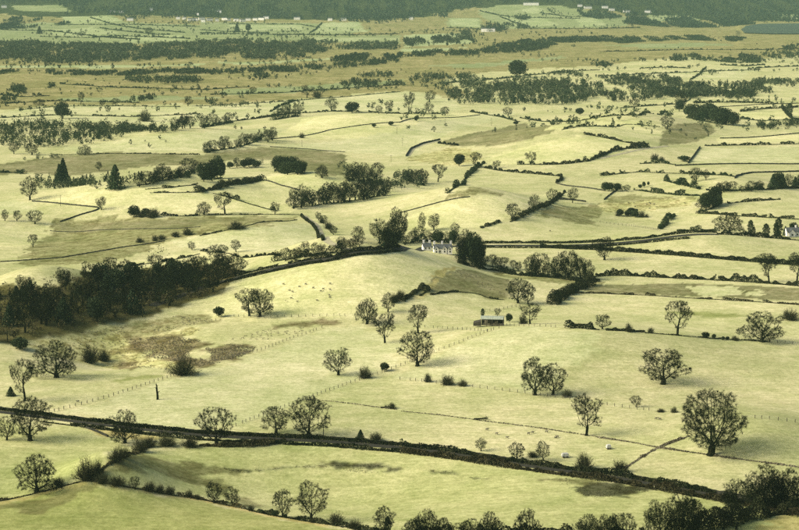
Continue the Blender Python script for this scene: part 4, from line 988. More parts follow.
# ------------------------------------------------------------------ trees in rows and clumps
ROWS = [
 ([(527,276),(545,277),(565,278),(591,280)], 11, 24, 17, ['oak','round','dome'], 'bare tree in the even row behind the brown rough patch', 'row of trees behind the brown rough patch', 0.7),
 ([(292,208),(310,206),(335,203),(360,200),(388,195)], 17, 20, 14, ['tall','round','dome'], 'grey bare tree in the belt across the pale centre slope', 'tree belt on the pale centre slope', 1.2),
 ([(345,180),(355,181),(366,181),(380,182)], 6, 17, 14, ['round','dome','oak'], 'tree in the cluster at the right corner of the brown field', 'cluster at the corner of the brown field', 1.5),
 ([(378,246),(386,247),(394,243),(401,236)], 5, 30, 20, ['oak','airy','dome'], 'tall tree in the group left of the white farmhouse', 'tall group left of the farmhouse', 3),
 ([(460,262),(466,258),(473,262),(482,265)], 9, 30, 15, ['evergreen','dome','evergreen','dome','oak'], 'dark tree in the black clump right of the white farmhouse', 'black clump right of the farmhouse', 5),
 ([(488,266),(500,268),(512,270),(522,272)], 5, 15, 12, ['round','airy'], 'small bare tree between the black clump and the even row', 'small trees between clump and row', 1.5),
 ([(272,262),(285,260),(297,258),(315,256),(332,253),(343,251)], 9, 14, 13, ['dome','round','oak'], 'roadside tree behind the crest of the smooth pale hill', 'trees along the road behind the hill', 1.2),
 ([(404,244),(412,243),(420,242),(432,241),(445,242),(455,244)], 8, 14, 12, ['round','dome','evergreen'], 'tree crowding behind the white farmhouse', 'trees around the farmhouse', 1.5),
 ([(276,172),(284,173),(293,173),(303,174)], 6, 15, 15, ['evergreen'], 'dark evergreen in the round clump on the brown field', 'evergreen clump on the brown field', 2),
 ([(205,153),(215,151),(228,149),(240,147),(255,142),(262,139)], 10, 11, 10, ['round','dome','tall'], 'tree in the row slanting above the brown field', 'row above the brown field', 1),
 ([(265,143),(273,141)], 2, 15, 12, ['oak'], 'taller tree at the upper end of the slanting row', 'end of the slanting row', 1),
 ([(272,120.5),(281,119),(290,117.5),(300,116)], 5, 13, 11, ['round','tall'], 'round tree in the far hedge left of the highest tree', 'round trees on the far hedge', 0.8),
 ([(202,128),(212,126.5),(222,124.5),(233,123)], 5, 12, 10, ['round','dome'], 'tree in the far hedge row at left centre', 'far hedge row at left centre', 1),
 ([(175,130),(183,129),(192,127)], 4, 15, 12, ['oak','round'], 'large bare tree at the right end of the far left wood', 'right end of the far left wood', 1),
 ([(689,118),(700,121),(712,123),(724,124),(735,124)], 9, 16, 16, ['evergreen'], 'dark rounded tree of the far wood above the right fields', 'dark rounded far wood', 2.5),
 ([(680,115),(679,112),(682,109)], 2, 17, 13, ['oak','evergreen'], 'tree joining the far belt to the dark rounded wood', 'link trees of the far wood', 1.5),
 ([(749,234),(755,235)], 2, 13, 5, ['poplar'], 'slim columnar tree left of the dark poplars', 'slim columnar pair', 0.3),
 ([(766,237.5),(766.5,237.5)], 1, 20, 9, ['poplar'], 'tallest dark columnar tree by the white house', None, 0.1),
 ([(775,237),(779,237)], 2, 16, 7, ['poplar'], 'columnar tree between the tallest one and the white house', 'columnar trees by the house', 0.3),
 ([(785,235.5),(785.5,235.5)], 1, 13, 8, ['spruce'], 'dark cone-shaped tree beside the white house', None, 0.1),
 ([(793.5,231),(794,231)], 1, 14, 12, ['evergreen'], 'dark rounded tree behind the white house', None, 0.1),
 ([(769,187.5),(776,188),(784,187.5),(793,187),(802,187)], 6, 15, 11, ['evergreen','spruce','dome'], 'dark tree of the spinney at the right edge', 'right edge spinney', 1.2),
 ([(716,191),(728,191.5),(740,191),(752,190.5),(764,189.5)], 9, 11, 10, ['tall','round'], 'grey bare tree of the spinney left of the dark one', 'grey spinney', 1.2),
 ([(700,212),(707,210),(714,208),(719,203)], 6, 18, 14, ['evergreen','dome'], 'dark tree in the rounded wood standing in the right middle field', 'rounded wood in the right middle', 3),
 ([(604,191),(611,191.5),(620,191.5),(628,191)], 6, 8, 8, ['evergreen','round'], 'small dark tree in the short row left of a gap', 'short dark row', 0.6),
 ([(636,190),(643,187.5),(652,184.5)], 3, 6, 5, ['evergreen'], 'dot-like dark tree right of the short dark row', 'dots right of the short row', 0.4),
 ([(614,216.5),(620,216.5),(630,216.5),(636,217),(642,217),(648,217)], 7, 6.5, 6.5, ['gorse','bush'], 'round shrub dotted along the wet pasture at right centre', 'shrubs of the wet pasture', 0.5),
 ([(627,212),(632,212),(637,212)], 4, 4, 4, ['gorse'], 'small shrub behind the wet pasture row', 'small shrubs behind the row', 0.3),
 ([(130,216.5),(137,217),(144,217),(151,217),(158,217.5)], 6, 10, 10, ['gorse','bush'], 'shrub of the dark thicket on the pale slope', 'thicket on the pale slope', 0.8),
 ([(58,184),(61,183),(67,183)], 3, 23, 11, ['spruce'], 'pointed conifer in the left group above the pale slope', 'left conifers above the pale slope', 1),
 ([(115,189),(115.5,189)], 1, 31, 21, ['spruce'], 'tallest pointed conifer above the pale slope', None, 0.2),
 ([(137,186),(150,184),(158,181),(168,180),(178,178),(188,175),(197,172)], 10, 14, 13, ['round','oak','dome'], 'rounded tree right of the tallest pointed conifer', 'trees right of the tallest conifer', 1.2),
 ([(203,180),(210,180),(217,179),(222,178)], 5, 20, 12, ['dome','evergreen'], 'tall tree of the dense block above the black wedge', 'dense block above the wedge', 2),
 ([(228,169),(238,168),(246,167),(260,168)], 5, 9, 10, ['evergreen','dome'], 'small dark tree left of the evergreen clump', 'small trees left of the evergreen clump', 1.2),
 ([(316,219),(322,223),(328,229),(334,236)], 6, 9, 8, ['bush','round'], 'bush on the right of the pale farm track', 'bushes beside the farm track', 0.6),
 ([(365,246),(350,249),(338,251)], 4, 10, 9, ['round','bush'], 'low tree at the foot of the farm track', 'low trees at the track foot', 1),
 ([(403,178),(410,182),(418,184),(425,186)], 7, 15, 11, ['tall','round'], 'grey tree in the middle wood right of the tree belt', 'middle wood', 3),
 ([(727,505),(733,503),(738,504)], 2, 26, 28, ['dome'], 'black rounded tree at the left of the lower right clump', 'left of the lower right clump', 1),
 ([(748,507),(760,509),(772,510),(784,509),(799,506)], 8, 40, 27, ['oak','tall','dome'], 'tall bare tree in the lower right corner clump', 'lower right corner clump', 2),
 ([(650,538),(662,540)], 2, 38, 26, ['oak'], 'left tree of the bottom right pair group', 'bottom right pair group left', 1),
 ([(680,538),(692,536)], 2, 40, 30, ['dome','oak'], 'right dense tree of the bottom right pair group', 'bottom right pair group right', 1),
 ([(722,530),(740,528)], 2, 30, 26, ['oak'], 'dark tree between the bottom pair group and corner clump', 'between bottom pair and corner', 1),
 ([(586,545),(587,545)], 1, 38, 50, ['dome'], 'wide dense tree cut by the bottom edge', None, 0.2),
 ([(606,541),(612,541)], 1, 22, 20, ['dome'], 'small dense tree beside the wide one at the bottom edge', None, 0.5),
 ([(414,544),(430,545)], 2, 36, 32, ['dome'], 'dark dense tree at the left of the bottom edge row', 'left of the bottom edge row', 1),
 ([(450,545),(472,545),(498,546)], 3, 34, 28, ['tall','round'], 'thin bare tree in the bottom edge row', 'middle of the bottom edge row', 1),
 ([(526,543),(527,543)], 1, 34, 30, ['dome'], 'round dark tree at the right of the bottom edge row', None, 0.2),
 ([(405,541),(443,543),(485,543),(511,542)], 4, 31, 25, ['oak','dome','tall'], 'dense tree filling the bottom edge row', 'fill of the bottom edge row', 1),
 ([(572,541),(602,541),(637,540)], 3, 28, 24, ['dome','oak'], 'dense tree beside the wide one cut by the bottom edge', 'beside the wide bottom tree', 1),
 ([(668,538),(703,533)], 2, 36, 28, ['oak','dome'], 'dark tree filling the bottom right belt', 'fill of the bottom right belt', 1),
 ([(245,509.5),(250,510.5),(256,512),(263,514),(293,519),(320,524)], 8, 6, 6, ['gorse','bush'], 'small dark shrub on the lower hedge between the round and twin trees', 'small shrubs on the lower hedge', 0.4),
 ([(392,304),(398,300),(404,298)], 4, 10, 9, ['gorse','bush'], 'shrub in the line beside the upright hill-foot tree', 'shrub line at the hill foot', 0.8),
 ([(20,293),(16,294),(32,296),(34,295)], 3, 14, 12, ['spruce'], 'small dark pine at the upper left edge of the dark wood', 'pines at the left edge of the wood', 1),
 ([(22,291),(24,291)], 1, 18, 20, ['oak'], 'bare round tree behind the pines of the dark wood', None, 0.5),
 ([(60,291),(66,290)], 2, 24, 18, ['airy','oak'], 'tall bare tree rising above the dark wood near its left end', 'tall bare trees above the wood', 1),
]
for pts, n, hp, wp, kinds, lab, grp, dv in ROWS:
    trow(pts, n, hp, wp, kinds, lab, grp, dv=dv)
    if n >= 5 and hp >= 10 and 'gorse' not in kinds:
        s_ = mpp(G([pts[0]])[0][1])
        hedge(pts, 0.30 * hp * s_, 0.45 * wp * s_, 'tangled undergrowth beneath the ' + grp, 'scrub' if pts[0][1] < 300 else 'hedge', 0.3, 0.7, lump=0.6, name='undergrowth', cat='undergrowth')['kind'] = 'stuff'
# the dark wood at the left: front rank of trees with visible trunks, then the ranks behind
WOOD = [(-25,345),(0,340),(30,336),(60,331),(100,322),(130,315),(160,308),(200,297),(222,289),(240,277),(228,268),(160,274),(110,283),(70,295),(40,300),(0,300),(-25,300)]
wp_ = scatter_px(WOOD, None, 77, 12.0)
wp_ = wp_[np.argsort(wp_[:, 1])][:80]
for i, p in enumerate(wp_):
    h = random.uniform(10, 14.5)
    kd = random.choice(['tall','dome','round','oak','tall','airy'] if i % 5 else ['spruce','evergreen'])
    nm = NAME[kd]
    lab = {'bare_tree': 'bare tree packed in the dark wood at the left edge', 'evergreen_tree': 'evergreen packed in the dark wood at the left edge', 'conifer_tree': 'conifer packed in the dark wood at the left edge'}[nm]
    tree_at(p, h, h * random.uniform(0.65, 0.95), kd, lab, {'bare_tree': 'bare trees of the dark wood', 'evergreen_tree': 'evergreens of the dark wood', 'conifer_tree': 'conifers of the dark wood'}[nm])
rest = scatter_px(WOOD, None, 78, 8.0, 0.5)
wood(None, 5.5, 'thick undergrowth and saplings filling the dark wood at left', pts=rest, mat='hedge_brown', leaves=80, seed=5, conif=0.1, wide=0.9, tall=0.28)
# ------------------------------------------------------------------ far woods (each one mass)
WOODS = [
 ([(290,206),(330,200),(385,193),(388,187),(350,191),(320,194),(292,200)], 9, 'grey thicket filling the tree belt on the pale centre slope', 'wood', 1.0),
 ([(396,182),(410,176),(428,182),(426,188),(408,190)], 8, 'grey thicket inside the middle wood', 'wood', 1.0),
 ([(-20,45),(30,43),(100,46),(150,46),(200,44),(205,58),(150,62),(60,64),(-20,62)], 10, 'dark belt of woodland across the far left below the pale fields', 'wood', 0.75),
 ([(-20,72),(100,72),(200,70),(205,74),(100,76),(-20,75)], 5, 'thin scrub strip across the far left moor', 'scrub', 0.7),
 ([(119,78),(135,80),(200,80),(210,84),(160,85),(122,83)], 11, 'dark low wood on the far left moor', 'scrub', 1.0),
 ([(0,92),(12,87),(28,91),(26,94),(8,95)], 9, 'dark thicket at the left edge of the moor', 'scrub', 1.0),
 ([(52,88),(60,86),(64,89),(56,90)], 9, 'small dark thicket on the left moor', 'scrub', 1.0),
 ([(0,101),(10,98),(12,102),(0,103)], 9, 'dark clump at the far left edge', 'scrub', 1.0),
 ([(128,101),(138,98),(150,98),(153,101),(135,102)], 8, 'bushes on the left moor right of the two tiny trees', 'scrub', 0.9),
 ([(-20,128),(40,126),(90,128),(130,128),(134,134),(120,140),(85,146),(20,148),(-20,148)], 10, 'black wood at the left below the far pasture', 'scrub', 1.0),
 ([(95,128),(130,127),(175,131),(165,134),(120,134)], 7, 'low trees right of the black left wood', 'wood', 0.7),
 ([(40,182),(60,178),(110,184),(140,184),(150,188),(110,190),(48,190)], 7, 'mixed trees at the foot of the conifers above the pale slope', 'wood', 0.9),
 ([(200,43),(250,42),(310,46),(330,50),(308,58),(260,60),(200,60)], 11, 'dark wood at the far centre left beyond the moor', 'wood', 0.9),
 ([(280,43),(330,42),(400,44),(400,50),(340,50),(300,48)], 9, 'scattered far trees right of the far centre wood', 'wood', 0.5),
 ([(195,72),(250,70),(300,67),(340,64),(400,60),(400,63),(340,69),(300,72),(200,75)], 6, 'scrub ribbon across the far centre moor', 'scrub', 0.8),
 ([(252,79),(262,76),(271,78),(268,81),(255,81)], 9, 'dark round thicket on the far centre moor', 'scrub', 1.0),
 ([(330,62),(350,56),(380,55),(400,58),(380,62)], 7, 'scrub patch left of the big far belt', 'scrub', 0.9),
 ([(340,84),(360,81),(380,84),(400,86),(380,88),(345,87)], 8, 'tree dots on the moor at far centre', 'wood', 0.6),
 ([(358,76),(375,74),(392,75),(390,78),(360,78)], 8, 'dark copse on the far centre moor', 'wood', 0.9),
 ([(205,104),(215,100),(230,102),(228,107),(210,107)], 8, 'low bushes on the moor edge at left centre', 'scrub', 0.8),
 ([(395,56),(430,53),(470,52),(500,46),(520,43),(545,45),(550,49),(520,53),(480,55),(400,58)], 9, 'long dark scrub belt across the far centre', 'scrub', 1.0),
 ([(520,41),(560,38),(600,37),(640,38),(635,42),(560,43)], 6, 'right tail of the long dark scrub belt', 'scrub', 0.9),
 ([(440,38),(470,32),(482,36),(478,44),(450,46),(400,46),(400,40)], 9, 'loose far trees left of the conifer clump', 'wood', 0.5),
 ([(484,30),(495,28),(508,29),(506,32),(486,32)], 20, 'solid conifer clump on the far centre fields', 'forest', 1.0),
 ([(415,77),(440,76),(480,76),(478,82),(450,86),(410,84)], 8, 'scattered trees on the moor left of the black evergreen', 'wood', 0.5),
 ([(455,92),(480,90),(520,84),(550,82),(600,84),(600,98),(560,104),(500,107),(450,104)], 9, 'broad grey belt of trees below the black evergreen', 'wood', 0.85),
 ([(455,86),(470,84),(515,82),(548,84),(540,90),(470,92)], 12, 'taller open trees rising from the grey belt', 'wood', 0.55),
 ([(543,74),(560,73),(585,74),(585,77),(550,78)], 8, 'small far copse right of the black evergreen', 'wood', 0.6),
 ([(590,68),(600,64),(612,66),(600,69)], 8, 'dark far copse at right centre', 'scrub', 1.0),
 ([(627,59),(640,62),(660,61),(690,56),(708,56),(700,60),(660,63)], 8, 'row of far round trees on the right moor edge', 'wood', 0.7),
 ([(600,40),(640,37),(690,36),(745,38),(740,41),(680,40),(620,44)], 4, 'dotted scrub across the far right moor', 'scrub', 0.45),
 ([(728,60),(745,55),(765,52),(799,46),(820,46),(820,56),(780,60),(750,62)], 9, 'loose far trees at the upper right edge', 'wood', 0.5),
 ([(690,60),(745,64),(780,60),(740,60),(715,58)], 5, 'dark scrub line at the upper right', 'scrub', 0.7),
 ([(600,94),(640,86),(670,82),(690,86),(710,86),(760,86),(765,94),(720,98),(680,98),(640,102),(600,102)], 10, 'dark belt of woodland across the right above the pale fields', 'wood', 0.95),
 ([(600,78),(620,76),(680,78),(678,84),(610,86)], 7, 'loose trees above the right woodland belt', 'wood', 0.6),
 ([(745,84),(760,82),(799,82),(830,82),(830,88),(770,88)], 8, 'far trees at the right end of the woodland belt', 'wood', 0.7),
 ([(655,92),(690,94),(755,94),(750,100),(690,99),(660,99)], 8, 'dark bushy front of the right woodland belt', 'scrub', 1.0),
 ([(745,126),(765,124),(799,122),(830,122),(830,128),(760,130)], 7, 'dark trees at the right edge below the bright strip', 'scrub', 0.9),
 ([(690,18),(740,20),(760,24),(720,28),(660,27),(630,24),(640,18)], 9, 'low wood between the far forest and the lake', 'forest', 0.9),
 ([(626,25),(650,25),(648,14),(628,14)], 12, 'dark wooded corner right of the far slope fields', 'forest', 1.0),
 ([(535,44),(548,42),(556,45),(540,47)], 5, 'scrub knot in the far belt', 'scrub', 1.0),
 ([(0,22),(20,18),(50,20),(70,24),(40,28),(0,30)], 9, 'loose far trees below the top left fields', 'forest', 0.6),
 ([(575,10),(610,12),(622,18),(600,20),(580,16)], 9, 'dark trees below the far right hamlet', 'forest', 0.8),
 ([(540,10),(552,8),(560,14),(545,17)], 9, 'dark trees right of the pale far hall', 'forest', 0.9),
 ([(485,24),(515,24),(530,27),(525,30),(490,30)], 7, 'bushes beside the conifer clump', 'wood', 0.5),
 ([(512,18),(525,16),(530,20),(518,22)], 9, 'round far trees on the slope at top centre', 'wood', 0.9),
]
for i, (poly, h, lab, mat, fill) in enumerate(WOODS):
    yd = G([poly[0]])[0][1]
    wood(poly, h, lab, mat=mat, seed=200 + i, fill=fill, leaves=48 if yd < 3000 else 22, conif=0.5 if 'conifer' in lab else 0.08)
FOREST = [(-140,-8),(940,-8),(940,21),(760,23),(740,20),(640,17),(620,11),(560,6),(540,4),(470,7),(440,18),(400,22),(372,26),(330,20),(280,19),(200,17),(150,20),(124,20),(108,14),(62,16),(74,8),(40,3),(-140,12)]
wood(FOREST, 15, 'dark hazy forest covering the far hillside along the top', mat='forest', seed=400, leaves=12, name='forest', cat='forest', conif=0.35, spacing=19)
# loose trees dotted along far hedgerows and over the moor: too small and many to tell apart
def rows_pts(lines, seed):
    r = np.random.default_rng(seed); out = []
    for pts, n in lines:
        p, L = polyline(pts, 4.0); k = (r.random(n) * (len(p) - 1)).astype(int); q = p[k].copy()
        yd = q[:, 1].mean(); q[:, 0] += r.normal(size=n) * 2 * mpp(yd); q[:, 1] += r.normal(size=n) * 0.5 * yd * yd / (F * CAM_H); out.append(q)
    q = np.concatenate(out); q[:, 2] = HT(q[:, 0], q[:, 1]); return q
for lines, h, lab, sd_ in [
 ([([(0,64),(60,66),(120,67),(200,66)], 40), ([(0,68),(100,69),(200,69)], 30)], 7, 'loose trees dotted along the upper edge of the far left moor', 1),
 ([([(200,35),(260,36),(320,37),(400,36)], 90), ([(200,42),(250,40),(300,41),(330,43)], 50), ([(310,45),(340,47),(370,46),(400,48)], 40), ([(225,31),(260,31),(300,33)], 30), ([(176,23),(225,23),(270,23)], 50), ([(176,18),(225,17),(270,18)], 40)], 9, 'hedgerow trees dotted over the far fields below the village', 2),
 ([([(90,18),(140,29),(185,33)], 16), ([(0,31),(60,32),(140,40)], 24), ([(60,25),(140,25),(200,27)], 22), ([(40,37),(120,36),(190,39)], 20), ([(0,43),(100,45),(200,43)], 60), ([(128,24),(160,24),(200,24)], 30)], 8, 'hedgerow trees dotted over the far left fields', 3),
 ([([(480,11),(540,18),(580,19)], 22), ([(520,29),(560,29),(640,28)], 40), ([(500,17),(530,27)], 10), ([(540,13),(600,17)], 20), ([(446,28),(484,31)], 16), ([(590,16),(628,22)], 20), ([(400,33),(440,31),(480,33)], 40)], 8, 'hedgerow trees dotted over the far fields at top centre', 4),
 ([([(520,110),(560,113),(600,106)], 16), ([(530,122),(580,119),(640,117)], 14), ([(600,70),(650,70),(700,67)], 26), ([(690,75),(740,72),(799,71)], 22), ([(520,79),(560,79),(600,77)], 20), ([(600,110),(640,108),(680,106)], 14), ([(690,103),(740,102),(790,104)], 18), ([(740,112),(799,108)], 12)], 6, 'small trees dotted along the upper right field hedges', 5),
 ([([(400,86),(430,88),(450,92)], 18), ([(405,113),(430,115),(455,116)], 10), ([(260,86),(300,90),(330,93)], 20), ([(330,90),(360,91),(400,89)], 22), ([(200,108),(240,107),(260,105)], 14), ([(150,127),(190,126),(200,125)], 10)], 7, 'small trees dotted along the edge of the far centre moor', 6),
 ([([(30,160),(50,158),(70,158)], 12), ([(40,190),(70,187),(100,190)], 24), ([(240,165),(255,163),(262,166)], 14), ([(335,170),(345,165),(350,178)], 10), ([(380,186),(395,187),(410,180)], 14)], 6, 'scrubby saplings around the left brown field', 7),
]: wood(None, h, lab, pts=rows_pts(lines, sd_), mat='wood', leaves=30, seed=600 + sd_, conif=0.08, name='scattered_trees', cat='trees')
for poly, sp, h, lab, sd_ in [
 ([(-10,76),(200,77),(260,83),(400,74),(400,90),(230,103),(50,105),(-10,108)], 42, 4.5, 'scrub dotted over the tan moor at far left and centre', 1),
 ([(400,64),(600,50),(740,44),(799,47),(799,53),(690,55),(600,63),(480,72),(400,84)], 55, 4.0, 'scrub dotted over the tan moor at far right', 2)]:
    p = scatter_px(poly, None, 60 + sd_, sp); p = p[(vnoise(p[:, 0] / 160, p[:, 1] / 420) > 0.08)]
    wood(None, h, lab, pts=p, mat='scrub', leaves=22, seed=620 + sd_, conif=0.0, name='moor_scrub', cat='scrub')
for poly, sp, h, lab, sd_ in [
 ([(-20,62),(200,62),(330,56),(400,60),(400,130),(270,135),(130,128),(-20,125)], 34, 7.0, 'small trees scattered singly over the far left plain', 3),
 ([(400,60),(560,52),(820,56),(820,128),(560,128),(400,130)], 34, 7.0, 'small trees scattered singly over the far right plain', 4),
 ([(-20,24),(200,25),(330,28),(480,30),(600,30),(600,48),(330,52),(200,44),(-20,44)], 62, 8.0, 'small trees scattered over the far fields below the forest', 5),
 ([(0,150),(260,130),(420,130),(700,130),(799,130),(799,228),(600,232),(300,248),(0,262)], 30, 4.5, 'thorn scrub scattered over the middle fields', 6)]:
    p = scatter_px(poly, None, 80 + sd_, sp); k1 = 0.55 * vnoise(p[:, 0] / 75 + sd_, p[:, 1] / 150) + 0.6 * vnoise(p[:, 0] / 260, p[:, 1] / 480 + sd_)
    p = p[k1 > (0.13 if sd_ < 6 else 0.24)]
    wood(None, h, lab, pts=p, mat='wood', leaves=30, seed=640 + sd_, conif=0.06, name='scattered_trees', cat='trees')
for pts, lab in [
 ([(0,118),(60,115),(130,117),(200,114)], 'thin hedge across the far left pasture under the solid dark tree'), ([(270,112),(280,106),(296,101)], 'thin hedge dropping through the far pale pasture'),
 ([(600,76),(650,74),(700,72),(760,70)], 'thin hedge across the upper right pale fields'), ([(690,80),(700,74),(706,68)], 'thin upright hedge between upper right fields'),
 ([(620,108),(680,104),(690,100)], 'thin hedge right of the bare tree by the far round woods'), ([(520,118),(580,121),(640,116),(665,112)], 'thin hedge over the fields above the upper bright mound'),
 ([(470,112),(500,117),(520,122)], 'thin hedge left of the far brown field top'), ([(640,88),(700,88),(760,90)], 'thin hedge inside the right woodland belt'),
 ([(0,104),(60,101),(140,103)], 'thin hedge along the lower left moor'), ([(210,95),(280,93),(330,90),(400,85)], 'thin hedge across the middle of the far moor'),
 ([(60,84),(120,88),(200,90),(250,87)], 'thin hedge across the left far moor'), ([(440,84),(500,79),(560,72),(600,70)], 'thin hedge under the black round evergreen'),
 ([(600,52),(680,50),(760,50),(799,49)], 'thin hedge across the right far moor'), ([(730,118),(760,121),(799,120)], 'thin hedge under the bright field at the right edge'),
 ([(640,164),(660,163),(676,165)], 'thin hedge left of the dark far right wall'), ([(600,176),(640,172),(690,174),(735,177)], 'thin hedge across the wide pale field at right'),
]: hedge(pts, 1.9, 2.0, lab, 'scrub', 0.3)
# rush tufts of the marsh and the wet hollows
tufts = []
for poly, sp, sd_ in [([(60,336),(115,337),(143,338),(170,333),(200,329),(190,338),(150,338),(130,343),(160,360),(195,366),(180,371),(130,369),(95,365),(60,356)], 2.6, 1),
                      ([(128,342),(151,337),(179,337),(215,343),(196,346),(189,352),(190,358),(172,362),(150,357),(138,350)], 1.2, 2),
                      ([(205,348),(230,344),(256,347),(254,351),(233,360),(213,361)], 1.2, 3), ([(165,359),(190,358),(228,361),(198,367)], 1.3, 4),
                      ([(228,340),(270,328),(322,320),(345,320),(315,328),(280,338),(250,342)], 2.4, 5), ([(60,332),(129,325),(178,316),(222,320),(170,331),(115,335)], 1.9, 6),
                      ([(280,302),(300,290),(330,286),(335,294),(300,304)], 7.0, 7), ([(408,298),(458,271),(507,280),(504,298),(476,293)], 2.6, 8)]:
    p = scatter_px(poly, None, sd_, sp); cl = vnoise(p[:, 0] / 9 + sd_, p[:, 1] / 9)
    keep = cl > (-0.3 if sp < 1.5 else 0.02); tufts.append(p[keep])
tp = np.concatenate(tufts); r_ = np.random.default_rng(9)
nb = 7; idx = np.repeat(np.arange(len(tp)), nb)
dr = unit(r_.normal(size=(len(idx), 3)) * np.array([0.5, 0.5, 0.1]) + np.array([0, 0, 1.0]))
bs = tp[idx] + np.c_[r_.normal(size=(len(idx), 2)) * 0.22, np.full(len(idx), -0.05)]
o_ = tp.mean(0)
tag(link('rushes', mesh_tris('rushes', blades(r_, bs, dr, r_.uniform(0.3, 0.75, len(idx)), 0.22) - o_, M['rush']), None, o_), 'brown rush tufts spread over the frosted marsh', 'rushes', kind='stuff')

wet_ = []
for poly, sp, sd_ in [([(310,465),(336,463),(359,462),(389,466),(402,470),(362,473),(345,470.5),(332,468)], 0.75, 11), ([(570,488),(600,482),(625,483),(658,489),(638,494),(636,499),(600,499),(580,494)], 0.8, 12),
                      ([(222,468),(254,469.5),(252,472.5),(237,473)], 0.8, 13), ([(422,471),(453,470.5),(462,474.5),(433,474)], 0.7, 14), ([(256,469.5),(285,466.8),(315,465),(315,467),(285,469),(256,471.5)], 0.8, 15),
                      ([(525,480),(560,478),(600,479),(600,487),(560,484)], 1.0, 16), ([(470,477),(490,479),(491,481),(474,479)], 0.7, 17)]:
    p = scatter_px(poly, None, sd_, sp); p = p[vnoise(p[:, 0] / 9 + sd_, p[:, 1] / 2.6) + 0.6 * vnoise(p[:, 0] / 3.5, p[:, 1] / 1.2 + sd_) > (-0.12 if sd_ != 16 else 0.16)]; wet_.append(p)
tp = np.concatenate(wet_); nb = 4; idx = np.repeat(np.arange(len(tp)), nb)
dr = unit(r_.normal(size=(len(idx), 3)) * np.array([0.9, 0.9, 0.1]) + np.array([0, 0, 0.7]))
bs = tp[idx] + np.c_[r_.normal(size=(len(idx), 2)) * 0.3, np.full(len(idx), -0.03)]
o_ = tp.mean(0)
tag(link('rushes', mesh_tris('rushes', blades(r_, bs, dr, r_.uniform(0.15, 0.4, len(idx)), 0.25) - o_, M['hedge_brown']), None, o_), 'dark flattened rushes in the wet streaks of the near field', 'rushes', kind='stuff')
# ------------------------------------------------------------------ buildings
def gable(e, x0, x1, y0, y1, h, rh, along='x', wallmat='white', roofmat='slate', z0=-0.5, over=0.25):
    """one gabled block: walls (with gable ends) and roof as parts of e"""
    m = MB(); m.box(x0, x1, y0, y1, z0, h)
    r = MB(); t = 0.18
    if along == 'x':
        ym = (y0 + y1) / 2
        for x in (x0, x1): m.add([(x, y0, h), (x, y1, h), (x, ym, h + rh)], [(0, 1, 2)])
        for s, ya in ((1, y0 - over), (-1, y1 + over)):
            k = rh / (ym - y0); za = h - over * k
            r.add([(x0 - over, ya, za), (x1 + over, ya, za), (x1 + over, ym, h + rh), (x0 - over, ym, h + rh),
                   (x0 - over, ya, za + t), (x1 + over, ya, za + t), (x1 + over, ym, h + rh + t), (x0 - over, ym, h + rh + t)],
                  [(0, 1, 2, 3), (4, 5, 6, 7), (0, 1, 5, 4), (1, 2, 6, 5), (3, 0, 4, 7)])
    else:
        xm = (x0 + x1) / 2
        for y in (y0, y1): m.add([(x0, y, h), (x1, y, h), (xm, y, h + rh)], [(0, 1, 2)])
        for xa in (x0 - over, x1 + over):
            k = rh / (xm - x0); za = h - over * k
            r.add([(xa, y0 - over, za), (xa, y1 + over, za), (xm, y1 + over, h + rh), (xm, y0 - over, h + rh),
                   (xa, y0 - over, za + t), (xa, y1 + over, za + t), (xm, y1 + over, h + rh + t), (xm, y0 - over, h + rh + t)],
                  [(0, 1, 2, 3), (4, 5, 6, 7), (0, 1, 5, 4), (1, 2, 6, 5), (3, 0, 4, 7)])
    link('wall', m.mesh('wall', M[wallmat]), e)
    return link('roof', r.mesh('roof', M[roofmat]), e)
def chimney(roof, x, y, z0, z1, s=0.55):
    m = MB(); m.box(x - s, x + s, y - s * .7, y + s * .7, z0, z1); m.box(x - s * 1.2, x + s * 1.2, y - s * .9, y + s * .9, z1, z1 + 0.2)
    link('chimney', m.mesh('chimney', M['white']), roof)
def window(e, x, y, z, w=0.9, h=1.1, face='y'):
    m = MB()
    if face == 'y': m.box(x - w / 2, x + w / 2, y - 0.05, y + 0.04, z, z + h)
    else: m.box(x - 0.04, x + 0.05, y - w / 2, y + w / 2, z, z + h)
    link('window', m.mesh('window', M['glass']), e)
def building(u, v, rz, label, name='farmhouse', cat='house', s=1.0):
    p = G([(u, v)])[0]; s *= 0.88
    e = link(name, None, None, p); e.rotation_euler = (0, 0, rz); e.scale = (s, s, s)
    return tag(e, label, cat)
# white farmhouse: long front with three gables and tall chimneys
e = building(441, 253.5, 0.12, 'white farmhouse with small gables and chimneys by the road')
r1 = gable(e, -4.5, 7.5, 0, 6, 3.4, 2.4, 'x')
for x in (-3.2, 2.2, 5.8): gable(e, x - 1.5, x + 1.5, -1.2, 1.8, 3.2, 1.8, 'y')
for x in (-4.0, 1.2, 7.0): chimney(r1, x, 3, 5.0, 7.6)
for x in (-3.2, 2.2, 5.8):
    window(e, x, -1.23, 0.8); window(e, x, -1.23, 2.5, 0.8, 0.9)
for x in (-0.6, 4.0): window(e, x, -0.03, 0.9, 0.9, 1.1)
d_ = MB(); d_.box(-1.0, -0.1, -0.08, 0.0, 0, 2.0)
e = building(427.5, 250.5, 0.2, 'small white cottage left of the farmhouse gables', 'cottage')
r2 = gable(e, -2.8, 2.8, 0, 5, 2.6, 2.2, 'x'); chimney(r2, -2.0, 2.5, 4.0, 6.6); chimney(r2, 2.0, 2.5, 4.0, 6.3)
window(e, -1.2, -0.03, 0.9); window(e, 1.2, -0.03, 0.9)
e = building(459.5, 249.5, 0.1, 'tiny white outhouse beside the black clump', 'outhouse')
gable(e, -1.3, 1.3, 0, 2.4, 1.7, 0.9, 'x')
